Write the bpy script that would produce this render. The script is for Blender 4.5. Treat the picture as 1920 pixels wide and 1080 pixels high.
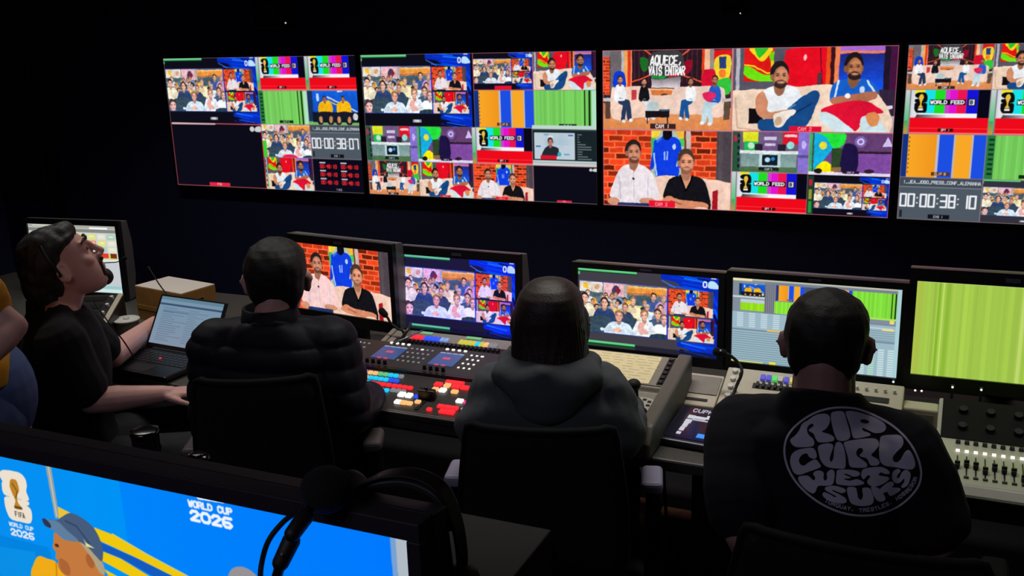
import bpy, bmesh, math, random
import numpy as np
from mathutils import Vector, Matrix, Euler
from mathutils.bvhtree import BVHTree

for _o in list(bpy.data.objects):
    bpy.data.objects.remove(_o, do_unlink=True)
sc = bpy.context.scene
COL = sc.collection

# ------------------------------------------------------------------ camera
YAW, PIT, ROL, FPX, EYE = -0.428, 0.262, -0.032, 1865.0, 1.88
def cam_axes():
    f = Vector((math.sin(YAW)*math.cos(PIT), math.cos(YAW)*math.cos(PIT), -math.sin(PIT)))
    r = Vector((math.cos(YAW), -math.sin(YAW), 0))
    u = r.cross(f)
    return (r*math.cos(ROL)+u*math.sin(ROL), -r*math.sin(ROL)+u*math.cos(ROL), f)
CR, CU, CF = cam_axes()
cd = bpy.data.cameras.new('camera'); cam = bpy.data.objects.new('camera', cd); COL.objects.link(cam)
cd.sensor_width = 36.0; cd.lens = FPX/1920*36.0; cd.clip_start = 0.05; cd.clip_end = 60
m = Matrix((CR, CU, -CF)).transposed().to_4x4(); m.translation = (0, 0, EYE)
cam.matrix_world = m
sc.camera = cam

# ------------------------------------------------------------------ world, light, exposure
sc.view_settings.view_transform = 'Standard'
sc.view_settings.look = 'None'
sc.view_settings.exposure = 0.0
sc.view_settings.gamma = 1.0
sc.view_settings.use_curve_mapping = False
wd = bpy.data.worlds.new('world'); sc.world = wd; wd.use_nodes = True
wd.node_tree.nodes['Background'].inputs[0].default_value = (0.01, 0.012, 0.02, 1)
wd.node_tree.nodes['Background'].inputs[1].default_value = 0.3

def area_light(name, loc, aim, sx, sy, power, col, spread=180):
    l = bpy.data.lights.new(name, 'AREA'); l.shape = 'RECTANGLE'; l.size = sx; l.size_y = sy
    l.energy = power; l.color = col; l.spread = math.radians(spread)
    o = bpy.data.objects.new(name, l); COL.objects.link(o); o.location = loc
    o.rotation_euler = Vector(aim).to_track_quat('-Z', 'Y').to_euler()
    return o
# added fill lights at the ceiling: a row over the desk, one behind the camera
CEIL = 2.75
FILL_PANELS = [(-2.9, 2.75), (-1.0, 2.75), (0.7, 2.75)]
for i, (x, y) in enumerate(FILL_PANELS):
    area_light('added_fill_light', (x, y, CEIL-0.035), (0, 0, -1), 1.15, 0.25, (8.0, 6.2, 1.6)[i], (1.0, 0.94, 0.86), (118, 88, 88)[i])
area_light('added_fill_light', (-1.2, -0.6, CEIL-0.035), (0, 0, -1), 1.15, 0.55, 10.5, (0.84, 0.84, 1.0))

# ------------------------------------------------------------------ helpers
def lin(c):
    return tuple(((x/255.0)/12.92 if x/255.0 <= 0.04045 else ((x/255.0+0.055)/1.055)**2.4) for x in c[:3])
MATS = {}
def mat(name, col, rough=0.6, metal=0.0, bump=0.0, bscale=200.0, vary=0.0, emit=None, estr=1.0, spec=0.5, alpha=1.0):
    if name in MATS: return MATS[name]
    mt = bpy.data.materials.new(name); mt.use_nodes = True
    nt = mt.node_tree; b = nt.nodes['Principled BSDF']
    c = lin(col)
    b.inputs['Base Color'].default_value = (*c, 1)
    b.inputs['Roughness'].default_value = rough
    b.inputs['Metallic'].default_value = metal
    b.inputs['Specular IOR Level'].default_value = spec
    b.inputs['Alpha'].default_value = alpha
    if emit is not None:
        b.inputs['Emission Color'].default_value = (*lin(emit), 1)
        b.inputs['Emission Strength'].default_value = estr
    if vary > 0 or bump > 0:
        tc = nt.nodes.new('ShaderNodeTexCoord')
        n = nt.nodes.new('ShaderNodeTexNoise'); n.inputs['Scale'].default_value = bscale; n.inputs['Detail'].default_value = 4
        nt.links.new(tc.outputs['Object'], n.inputs['Vector'])
        if vary > 0:
            r = nt.nodes.new('ShaderNodeValToRGB')
            r.color_ramp.elements[0].position = 0.3; r.color_ramp.elements[1].position = 0.7
            r.color_ramp.elements[0].color = (*[x*(1-vary) for x in c], 1)
            r.color_ramp.elements[1].color = (*[min(1, x*(1+vary)) for x in c], 1)
            nt.links.new(n.outputs['Fac'], r.inputs['Fac']); nt.links.new(r.outputs['Color'], b.inputs['Base Color'])
        if bump > 0:
            bp = nt.nodes.new('ShaderNodeBump'); bp.inputs['Strength'].default_value = bump; bp.inputs['Distance'].default_value = 0.002
            nt.links.new(n.outputs['Fac'], bp.inputs['Height']); nt.links.new(bp.outputs['Normal'], b.inputs['Normal'])
    MATS[name] = mt
    return mt

def tag(o, label=None, cat=None, group=None, kind=None):
    if label: o['label'] = label
    if cat: o['category'] = cat
    if group: o['group'] = group
    if kind: o['kind'] = kind
    return o
def empty(name, loc, rz=0, label=None, cat=None, group=None):
    o = bpy.data.objects.new(name, None); COL.objects.link(o)
    o.empty_display_size = 0.05
    o.location = loc; o.rotation_euler = (0, 0, rz)
    return tag(o, label, cat, group)
def obj(name, bm, m, parent=None, smooth=False, bevel=0.0, seg=2, label=None):
    me = bpy.data.meshes.new(name); bmesh.ops.recalc_face_normals(bm, faces=bm.faces) ; bm.to_mesh(me); bm.free()
    for mm in (m if isinstance(m, (list, tuple)) else [m]): me.materials.append(mm)
    if smooth: me.polygons.foreach_set('use_smooth', [True]*len(me.polygons))
    o = bpy.data.objects.new(name, me); COL.objects.link(o)
    if parent is not None: o.parent = parent
    if bevel > 0:
        b = o.modifiers.new('bevel', 'BEVEL'); b.width = bevel; b.segments = seg; b.limit_method = 'ANGLE'
    if label: o['label'] = label
    return o
def BM(): return bmesh.new()
def box(bm, c, s, R=None, mi=0):
    vs = []
    for dz in (-.5, .5):
        for dx, dy in ((-.5, -.5), (.5, -.5), (.5, .5), (-.5, .5)):
            v = Vector((dx*s[0], dy*s[1], dz*s[2]))
            if R is not None: v = R @ v
            vs.append(bm.verts.new(v+Vector(c)))
    for f in ((0, 3, 2, 1), (4, 5, 6, 7), (0, 1, 5, 4), (1, 2, 6, 5), (2, 3, 7, 6), (3, 0, 4, 7)):
        fa = bm.faces.new([vs[i] for i in f]); fa.material_index = mi
    return bm
def bb(bm, x0, x1, y0, y1, z0, z1, mi=0):
    return box(bm, ((x0+x1)/2, (y0+y1)/2, (z0+z1)/2), (x1-x0, y1-y0, z1-z0), mi=mi)
def prism(bm, prof, x0, x1, mi=0):
    """profile of (y,z) swept along x"""
    a = [bm.verts.new((x0, y, z)) for y, z in prof]; b = [bm.verts.new((x1, y, z)) for y, z in prof]
    n = len(prof)
    fs = [bm.faces.new(a), bm.faces.new(b[::-1])]
    for i in range(n): fs.append(bm.faces.new([a[i], b[i], b[(i+1) % n], a[(i+1) % n]]))
    for f in fs: f.material_index = mi
    return bm
def frame_of(d):
    d = Vector(d).normalized()
    a = Vector((0, 0, 1)) if abs(d.z) < 0.9 else Vector((1, 0, 0))
    x = d.cross(a).normalized(); y = d.cross(x).normalized()
    return x, y, d
def cyl(bm, p0, p1, r0, r1=None, n=20, cap=True, mi=0):
    r1 = r0 if r1 is None else r1
    p0, p1 = Vector(p0), Vector(p1); x, y, d = frame_of(p1-p0)
    A = [bm.verts.new(p0+x*r0*math.cos(t*2*math.pi/n)+y*r0*math.sin(t*2*math.pi/n)) for t in range(n)]
    B = [bm.verts.new(p1+x*r1*math.cos(t*2*math.pi/n)+y*r1*math.sin(t*2*math.pi/n)) for t in range(n)]
    for i in range(n): bm.faces.new([A[i], A[(i+1) % n], B[(i+1) % n], B[i]]).material_index = mi
    if cap: bm.faces.new(A[::-1]).material_index = mi; bm.faces.new(B).material_index = mi
    return bm
def lathe(bm, prof, c=(0, 0, 0), n=28, R=None):
    """profile (r,z) revolved around local z"""
    c = Vector(c); rings = []
    for r, z in prof:
        ring = []
        for i in range(n):
            a = i*2*math.pi/n; v = Vector((max(r, 1e-5)*math.cos(a), max(r, 1e-5)*math.sin(a), z))
            if R is not None: v = R @ v
            ring.append(bm.verts.new(v+c))
        rings.append(ring)
    for k in range(len(rings)-1):
        for i in range(n): bm.faces.new([rings[k][i], rings[k][(i+1) % n], rings[k+1][(i+1) % n], rings[k+1][i]])
    bm.faces.new(rings[0][::-1]); bm.faces.new(rings[-1])
    return bm
def spline(pts, k=8):
    P = [Vector(p) for p in pts]; P = [P[0]*2-P[1]]+P+[P[-1]*2-P[-2]]; out = []
    for i in range(1, len(P)-2):
        for j in range(k):
            t = j/k; a, b, c, d = P[i-1], P[i], P[i+1], P[i+2]
            out.append(0.5*((2*b)+(c-a)*t+(2*a-5*b+4*c-d)*t*t+(3*b-a-3*c+d)*t*t*t))
    out.append(P[-2]); return out
def tube(bm, pts, r, n=10, smooth=8):
    P = spline(pts, smooth) if smooth else [Vector(p) for p in pts]
    rings = []; px = None
    for i, p in enumerate(P):
        d = (P[min(i+1, len(P)-1)]-P[max(i-1, 0)]).normalized()
        if px is None: px = frame_of(d)[0]
        px = (px-d*px.dot(d)).normalized(); py = d.cross(px)
        rr = r(i/(len(P)-1)) if callable(r) else r
        rings.append([bm.verts.new(p+px*rr*math.cos(t*2*math.pi/n)+py*rr*math.sin(t*2*math.pi/n)) for t in range(n)])
    for k in range(len(rings)-1):
        for i in range(n): bm.faces.new([rings[k][i], rings[k][(i+1) % n], rings[k+1][(i+1) % n], rings[k+1][i]])
    bm.faces.new(rings[0][::-1]); bm.faces.new(rings[-1])
    return bm
def ball(bm, c, r, R=None, nu=16, nv=10):
    r = (r, r, r) if not isinstance(r, (tuple, list)) else r
    c = Vector(c); rings = []
    for j in range(1, nv):
        ph = math.pi*j/nv
        ring = []
        for i in range(nu):
            th = 2*math.pi*i/nu
            v = Vector((r[0]*math.sin(ph)*math.cos(th), r[1]*math.sin(ph)*math.sin(th), r[2]*math.cos(ph)))
            if R is not None: v = R @ v
            ring.append(bm.verts.new(c+v))
        rings.append(ring)
    t = Vector((0, 0, r[2])); b = -t
    if R is not None: t = R @ t; b = R @ b
    t = bm.verts.new(c+t); b = bm.verts.new(c+b)
    for i in range(nu):
        bm.faces.new([t, rings[0][i], rings[0][(i+1) % nu]]); bm.faces.new([b, rings[-1][(i+1) % nu], rings[-1][i]])
    for k in range(len(rings)-1):
        for i in range(nu): bm.faces.new([rings[k][i], rings[k+1][i], rings[k+1][(i+1) % nu], rings[k][(i+1) % nu]])
    return bm
def caps(bm, p0, p1, r0, r1=None, n=14):
    """tapered capsule (closed)"""
    r1 = r0 if r1 is None else r1
    p0, p1 = Vector(p0), Vector(p1); x, y, d = frame_of(p1-p0); rings = []
    prof = [(r0*math.sin(a), -r0*math.cos(a)) for a in (0.02, .5, 1.0, 1.45)]
    L = (p1-p0).length
    prof += [(r1*math.sin(a), L-r1*math.cos(a)) for a in (1.7, 2.14, 2.64, 3.12)]
    for rr, t in prof:
        rings.append([bm.verts.new(p0+d*t+x*rr*math.cos(q*2*math.pi/n)+y*rr*math.sin(q*2*math.pi/n)) for q in range(n)])
    for k in range(len(rings)-1):
        for i in range(n): bm.faces.new([rings[k][i], rings[k][(i+1) % n], rings[k+1][(i+1) % n], rings[k+1][i]])
    bm.faces.new(rings[0][::-1]); bm.faces.new(rings[-1])
    return bm
def chain(bm, pts, rs, n=14):
    for i in range(len(pts)-1): caps(bm, pts[i], pts[i+1], rs[i], rs[i+1], n)
    return bm
def rings_loft(bm, rings):
    R = [[bm.verts.new(p) for p in ring] for ring in rings]; n = len(R[0])
    for k in range(len(R)-1):
        for i in range(n): bm.faces.new([R[k][i], R[k][(i+1) % n], R[k+1][(i+1) % n], R[k+1][i]])
    bm.faces.new(R[0][::-1]); bm.faces.new(R[-1])
    return bm
def fuse(name, bm, m, parent, voxel=0.006, smooth=6, noise=None, label=None):
    """voxel-remesh everything in bm into one continuous skin"""
    me = bpy.data.meshes.new(name); bmesh.ops.recalc_face_normals(bm, faces=bm.faces); bm.to_mesh(me); bm.free()
    t = bpy.data.objects.new(name+'_tmp', me); COL.objects.link(t)
    r = t.modifiers.new('r', 'REMESH'); r.mode = 'VOXEL'; r.voxel_size = voxel
    if smooth:
        s = t.modifiers.new('s', 'SMOOTH'); s.factor = 0.6; s.iterations = smooth
    dg = bpy.context.evaluated_depsgraph_get(); dg.update()
    out = bpy.data.meshes.new_from_object(t.evaluated_get(dg))
    bpy.data.objects.remove(t, do_unlink=True); bpy.data.meshes.remove(me)
    n = len(out.vertices)
    if noise is not None:
        co = np.empty(n*3, np.float32); out.vertices.foreach_get('co', co); co = co.reshape(-1, 3)
        no = np.empty(n*3, np.float32); out.vertices.foreach_get('normal', no); no = no.reshape(-1, 3)
        co = co+no*noise(co)[:, None]; out.vertices.foreach_set('co', co.astype(np.float32).ravel()); out.update()
    out.polygons.foreach_set('use_smooth', np.ones(len(out.polygons), bool))
    out.materials.clear(); out.materials.append(m); out.name = name
    o = bpy.data.objects.new(name, out); COL.objects.link(o); o.parent = parent
    if label: o['label'] = label
    return o
def dup(root, loc=None, rz=None, label=None):
    r = root.copy(); COL.objects.link(r)
    if loc is not None: r.location = loc
    if rz is not None: r.rotation_euler = (0, 0, rz)
    if label: r['label'] = label
    for ch in list(root.children):
        c = ch.copy(); COL.objects.link(c); c.parent = r
        for g in ch.children:
            d = g.copy(); COL.objects.link(d); d.parent = c
    return r
# ------------------------------------------------------------------ pictures shown by the screens
FONT = {'A': '04 12 20 44|13 33', 'B': '00 04 34 43 42 32 02|32 41 30 00', 'C': '41 30 10 01 03 14 34 43', 'D': '00 04 24 43 41 20 00', 'E': '40 00 04 44|02 32',
 'F': '40 00 04|02 32', 'G': '41 30 10 01 03 14 34 43 42 22', 'H': '00 04|40 44|02 42', 'I': '20 24', 'J': '40 43 34 14 03', 'K': '00 04|40 02 44', 'L': '00 04 44',
 'M': '04 00 22 40 44', 'N': '04 00 44 40', 'O': '10 30 41 43 34 14 03 01 10', 'P': '04 00 30 41 32 02', 'Q': '10 30 41 43 34 14 03 01 10|23 44', 'R': '04 00 30 41 32 02|22 44',
 'S': '41 30 10 01 12 32 43 34 14 03', 'T': '00 40|20 24', 'U': '00 03 14 34 43 40', 'V': '00 24 40', 'W': '00 14 21 34 40', 'X': '00 44|40 04', 'Y': '00 22 40|22 24', 'Z': '00 40 04 44',
 '0': '10 30 41 43 34 14 03 01 10', '1': '20 24', '2': '01 10 30 41 04 44', '3': '00 40 22 33 43 34 14 03', '4': '30 02 42|30 34', '5': '40 00 02 32 43 34 04', '6': '40 10 01 03 14 34 43 32 02',
 '7': '00 40 14', '8': '10 30 41 32 12 03 14 34 43 32|12 01 10', '9': '42 12 01 10 30 41 43 34 04', ':': '21 21|23 23', ',': '23 14', '_': '04 44', '-': '12 32', '.': '24 24', ' ': ''}
SEG = {'0': 'abcdef', '1': 'bc', '2': 'abged', '3': 'abgcd', '4': 'fgbc', '5': 'afgcd', '6': 'afgedc', '7': 'abc', '8': 'abcdefg', '9': 'abcdfg'}
class Cv:
    def __init__(s, W=None, H=None, par=None, box=None):
        if par is None:
            s.A = np.zeros((H, W, 3), np.float32); s.x, s.y, s.w, s.h = 0, 0, W, H; s.c = (0, 0, W, H)
        else:
            s.A = par.A; u0, v0, u1, v1 = box
            s.x, s.y, s.w, s.h = par.x+u0*par.w, par.y+v0*par.h, (u1-u0)*par.w, (v1-v0)*par.h
            s.c = (max(par.c[0], int(round(s.x))), max(par.c[1], int(round(s.y))), min(par.c[2], int(round(s.x+s.w))), min(par.c[3], int(round(s.y+s.h))))
    def sub(s, u0, v0, u1, v1): return Cv(par=s, box=(u0, v0, u1, v1))
    def _bb(s, x0, y0, x1, y1):
        return (max(s.c[0], int(math.floor(x0))), max(s.c[1], int(math.floor(y0))), min(s.c[2], int(math.ceil(x1))), min(s.c[3], int(math.ceil(y1))))
    def _grid(s, b):
        return np.meshgrid(np.arange(b[0], b[2])+.5, np.arange(b[1], b[3])+.5)
    def _mix(s, b, m, c, a=1.0):
        if b[2] <= b[0] or b[3] <= b[1]: return
        R = s.A[b[1]:b[3], b[0]:b[2]]; m = np.clip(m, 0, 1)[..., None]*a
        R[:] = R*(1-m)+np.array(c, np.float32)*m
    def rect(s, u0, v0, u1, v1, c, a=1.0):
        x0, y0, x1, y1 = s.x+u0*s.w, s.y+v0*s.h, s.x+u1*s.w, s.y+v1*s.h
        b = s._bb(x0, y0, x1, y1)
        if b[2] <= b[0] or b[3] <= b[1]: return
        X, Y = s._grid(b)
        m = np.clip(X-x0+.5, 0, 1)*np.clip(x1-X+.5, 0, 1)*np.clip(Y-y0+.5, 0, 1)*np.clip(y1-Y+.5, 0, 1)
        s._mix(b, m, c, a)
    def fill(s, c): s.rect(0, 0, 1, 1, c)
    def grad(s, u0, v0, u1, v1, c0, c1, vert=True):
        x0, y0, x1, y1 = s.x+u0*s.w, s.y+v0*s.h, s.x+u1*s.w, s.y+v1*s.h
        b = s._bb(x0, y0, x1, y1)
        if b[2] <= b[0] or b[3] <= b[1]: return
        X, Y = s._grid(b); t = ((Y-y0)/(y1-y0) if vert else (X-x0)/(x1-x0)).clip(0, 1)[..., None]
        s.A[b[1]:b[3], b[0]:b[2]] = np.array(c0)*(1-t)+np.array(c1)*t
    def ell(s, u, v, ru, rv, c, rot=0, a=1.0):
        cx, cy, rx, ry = s.x+u*s.w, s.y+v*s.h, ru*s.w, rv*s.h
        R = max(rx, ry)+1; b = s._bb(cx-R, cy-R, cx+R, cy+R)
        if b[2] <= b[0] or b[3] <= b[1]: return
        X, Y = s._grid(b); X = X-cx; Y = Y-cy; cr, sr = math.cos(rot), math.sin(rot)
        P = (X*cr+Y*sr)/max(rx, .3); Q = (-X*sr+Y*cr)/max(ry, .3)
        d = np.sqrt(P*P+Q*Q); s._mix(b, (1-d)*min(rx, ry)+.5, c, a)
    def disc(s, u, v, r, c, k=1.0, a=1.0): s.ell(u, v, r*k*s.h/s.w, r, c, 0, a)
    def poly(s, pts, c, a=1.0):
        P = [(s.x+u*s.w, s.y+v*s.h) for u, v in pts]
        xs = [p[0] for p in P]; ys = [p[1] for p in P]
        b = s._bb(min(xs), min(ys), max(xs), max(ys))
        if b[2] <= b[0] or b[3] <= b[1]: return
        X, Y = s._grid(b); I = np.zeros(X.shape, bool); n = len(P)
        for i in range(n):
            x0, y0 = P[i]; x1, y1 = P[(i+1) % n]
            if y0 == y1: continue
            I ^= ((Y >= min(y0, y1)) & (Y < max(y0, y1)) & (X < x0+(Y-y0)*(x1-x0)/(y1-y0)))
        s._mix(b, I.astype(np.float32), c, a)
    def blob(s, pts, c, k=6, a=1.0):
        n = len(pts); out = []
        for i in range(n):
            p = [pts[(i+j-1) % n] for j in range(4)]
            for j in range(k):
                t = j/k
                out.append(tuple(0.5*((2*p[1][q])+(p[2][q]-p[0][q])*t+(2*p[0][q]-5*p[1][q]+4*p[2][q]-p[3][q])*t*t+(3*p[1][q]-p[0][q]-3*p[2][q]+p[3][q])*t**3) for q in (0, 1)))
        s.poly(out, c, a)
    def line(s, pts, wd, c, a=1.0):
        """wd in units of view height"""
        r = max(wd*s.h/2, .35)
        for (u0, v0), (u1, v1) in zip(pts[:-1], pts[1:]):
            x0, y0, x1, y1 = s.x+u0*s.w, s.y+v0*s.h, s.x+u1*s.w, s.y+v1*s.h
            b = s._bb(min(x0, x1)-r-1, min(y0, y1)-r-1, max(x0, x1)+r+1, max(y0, y1)+r+1)
            if b[2] <= b[0] or b[3] <= b[1]: continue
            X, Y = s._grid(b); dx, dy = x1-x0, y1-y0; L = dx*dx+dy*dy
            t = np.clip(((X-x0)*dx+(Y-y0)*dy)/L, 0, 1) if L > 0 else 0
            s._mix(b, r-np.hypot(X-x0-t*dx, Y-y0-t*dy)+.5, c, a)
    def text(s, u, v, h, txt, c, wt=.16, cw=None, slant=0.0, align='c'):
        """h: letter height in view heights; cw: advance in view widths"""
        cw = cw or h*s.h/s.w*.82; n = len(txt); L = cw*n; g = cw*.74
        x = u-(L/2 if align == 'c' else 0)
        for ch in txt:
            for st in FONT.get(ch.upper(), '').split('|'):
                P = [(x+int(q[0])/4*g+slant*(4-int(q[1]))*g/4, v+(int(q[1])/4-.5)*h) for q in st.split()]
                if P: s.line(P if len(P) > 1 else P*2, wt*h, c)
            x += cw
    def rough(s, amp=.006, noise=.07, seed=1):
        """break the drawn edges and flat areas up a little, like a camera picture"""
        x0, y0, x1, y1 = s.c; w, h = x1-x0, y1-y0
        if w < 8 or h < 8: return
        rg = np.random.RandomState(seed)
        def fld(n):
            g = rg.rand(n+2, int(n*1.7)+2)*2-1; Y = np.linspace(0, n, h); X = np.linspace(0, g.shape[1]-2, w); i = Y.astype(int); j = X.astype(int); fy = (Y-i)[:, None]; fx = (X-j)[None]
            fy = fy*fy*(3-2*fy); fx = fx*fx*(3-2*fx)
            return g[i][:, j]*(1-fy)*(1-fx)+g[i+1][:, j]*fy*(1-fx)+g[i][:, j+1]*(1-fy)*fx+g[i+1][:, j+1]*fy*fx
        A = s.A[y0:y1, x0:x1].copy(); Y, X = np.mgrid[0:h, 0:w]; k = amp*s.h
        X2 = np.clip(X+k*(fld(14)+.6*fld(30)), 0, w-1).astype(int); Y2 = np.clip(Y+k*(fld(14)+.6*fld(30)), 0, h-1).astype(int)
        A = A[Y2, X2]; g = 1+noise*(.8*fld(6)+1.0*fld(17)+.9*fld(44)); s.A[y0:y1, x0:x1] = np.clip(A*g[..., None]+noise*60*fld(30)[..., None], 0, 255)
    def border(s, c, w=.012):
        ww = w*s.h/s.w
        s.rect(0, 0, 1, w, c); s.rect(0, 1-w, 1, 1, c); s.rect(0, 0, ww, 1, c); s.rect(1-ww, 0, 1, 1, c)
SK = (214, 150, 118); SKD = (150, 92, 66); HAIR = (48, 34, 30)
def face(cv, u, v, r, skin=SK, hair=HAIR, beard=None, turn=0.0, long=False):
    k = cv.h/cv.w; dk = tuple(x*.78 for x in skin); lt = tuple(min(255, x*1.12+8) for x in skin); f = u+turn*r*.22*k
    cv.ell(u, v+r*.85, r*.42*k, r*.7, dk)
    if long: cv.ell(u, v+r*.2, r*.95*k, r*1.25, hair)
    cv.ell(u-turn*r*.1*k, v-r*.26, r*.72*k, r*.86, hair)
    cv.ell(u-.6*r*k, v+r*.12, r*.12*k, r*.24, dk); cv.ell(u+.6*r*k, v+r*.12, r*.12*k, r*.24, dk)
    cv.ell(f, v+r*.12, r*.58*k, r*.84, dk); cv.ell(f+.07*r*k, v+r*.08, r*.5*k, r*.76, skin); cv.ell(f+.1*r*k, v-r*.3, r*.34*k, r*.2, lt, 0, .6)
    if beard:
        cv.ell(f, v+r*.66, r*.46*k, r*.32, beard, 0, .85); cv.ell(f+.04*r*k, v+r*.5, r*.3*k, r*.16, skin, 0, .8); cv.ell(f+.04*r*k, v+r*.42, r*.24*k, r*.06, beard, 0, .7)
    for d in (-.26, .26):
        cv.ell(f+d*r*k, v-.02*r, r*.13*k, r*.07, (60, 40, 34), 0, .8); cv.ell(f+d*r*k, v-.16*r, r*.17*k, r*.045, (64, 42, 36), 0, .7); cv.ell(f+d*1.3*r*k, v+.25*r, r*.14*k, r*.12, lt, 0, .4)
    cv.ell(f+.08*r*k, v+.2*r, r*.08*k, r*.16, lt, 0, .7); cv.ell(f+.04*r*k, v+.32*r, r*.13*k, r*.04, dk)
    cv.ell(f+.05*r*k, v+.52*r, r*.19*k, r*.055, (206, 150, 140) if beard else (180, 92, 86))
def brick(cv, u0, v0, u1, v1, nr=9, seed=1, c=(216, 60, 26), mo=(252, 112, 66)):
    rnd = random.Random(seed); cv.rect(u0, v0, u1, v1, mo); h = (v1-v0)/nr; w = h*2.6*cv.h/cv.w
    for i in range(nr):
        x = u0-(w*.5 if i % 2 else 0)-rnd.random()*w*.2
        while x < u1:
            k = rnd.choice((.72, .9, 1, 1, 1.1, .5, 1.18)); cc = tuple(min(255, q*k) for q in c)
            cv.sub(u0, v0, u1, v1).rect((x-u0)/(u1-u0), (i+.1)/nr, (x+w*.9-u0)/(u1-u0), (i+.86)/nr, cc); x += w
def duo(cv, label=True, pink=False):
    cv.fill((60, 48, 50))
    brick(cv, 0, 0, .39, 1, 13, 3); brick(cv, .69, 0, .885, .66, 9, 5)
    cv.rect(.885, 0, 1, .66, (76, 66, 74)); cv.rect(.9, 0, .93, .66, (92, 82, 88), .6)
    cv.rect(.385, 0, .64, .62, (176, 196, 176)); cv.poly([(.39, 0), (.47, 0), (.41, .14), (.39, .12)], (246, 214, 60)); cv.rect(.385, .1, .42, .3, (60, 190, 110)); cv.poly([(.57, 0), (.64, 0), (.64, .14), (.6, .1)], (250, 190, 60)); cv.rect(.6, .1, .64, .2, (70, 200, 90))
    cv.rect(.64, 0, .655, .62, (120, 54, 40)); cv.rect(.655, 0, .69, .66, (200, 180, 172))
    # jersey on a dummy
    cv.blob([(.45, .11), (.48, .07), (.535, .07), (.6, .12), (.625, .3), (.64, .46), (.6, .47), (.59, .38), (.59, .6), (.43, .6), (.42, .42), (.4, .5), (.375, .48), (.4, .25), (.41, .14)], (16, 62, 226))
    cv.line([(.405, .3), (.43, .58)], .02, (170, 214, 255)); cv.line([(.605, .28), (.585, .45)], .02, (170, 214, 255))
    cv.poly([(.425, .13), (.46, .09), (.47, .11), (.43, .16)], (60, 120, 250)); cv.ell(.51, .04, .035, .085, (14, 12, 22))
    cv.rect(.485, .27, .496, .38, (160, 190, 250)); cv.rect(.506, .27, .517, .38, (160, 190, 250)); cv.ell(.565, .21, .014, .035, (200, 224, 255))
    # sofa
    cv.blob([(.4, .62), (.55, .58), (1.05, .68), (1.05, 1.1), (.3, 1.1), (.36, .7)], (244, 206, 186)); cv.poly([(.86, .76), (.9, .74), (.9, 1), (.86, 1)], (176, 22, 36))
    # man in white shirt
    w1 = (236, 226, 232) if not pink else (250, 208, 206)
    cv.blob([(.2, .45), (.29, .44), (.36, .5), (.41, .6), (.45, .84), (.42, .93), (.36, .9), (.3, .97), (.12, .97), (.1, .9), (.05, .87), (.09, .66), (.13, .52)], w1)
    cv.line([(.13, .62), (.14, .9)], .015, (196, 192, 204)); cv.line([(.36, .62), (.36, .88)], .015, (196, 192, 204)); cv.line([(.245, .48), (.25, .9)], .01, (190, 188, 200)); cv.poly([(.22, .46), (.28, .46), (.25, .56)], SK)
    cv.ell(.245, .63, .012, .014, (40, 40, 50)); cv.ell(.36, .92, .07, .045, SK); cv.ell(.08, .94, .05, .05, SK); cv.rect(.12, .95, .38, 1, (34, 54, 104))
    face(cv, .243, .29, .15, (198, 132, 104), (44, 30, 30), (96, 60, 48), .2)
    # man in black shirt
    cv.blob([(.6, .58), (.7, .57), (.79, .62), (.83, .78), (.85, .97), (.8, 1.0), (.55, .9), (.48, .86), (.51, .68), (.55, .6)], (20, 20, 26))
    cv.poly([(.61, .57), (.7, .57), (.665, .76)], SK); cv.line([(.61, .57), (.66, .77), (.71, .57)], .02, (6, 6, 10))
    cv.blob([(.5, .85), (.54, .84), (.6, .88), (.8, .91), (.83, .97), (.76, 1.0), (.6, .99), (.47, .93)], (222, 142, 106)); cv.line([(.54, .9), (.62, .94)], .014, (150, 80, 60)); cv.ell(.78, 1.0, .06, .03, (255, 220, 190))
    face(cv, .655, .4, .155, (224, 150, 116), (74, 54, 44), (140, 88, 66), .15)
    cv.rough(.005, .045, 2)
    if label: cv.rect(.37, .91, .575, 1, (236, 20, 50)); cv.text(.47, .955, .04, 'CAM 3', (255, 150, 160), .2)
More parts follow.
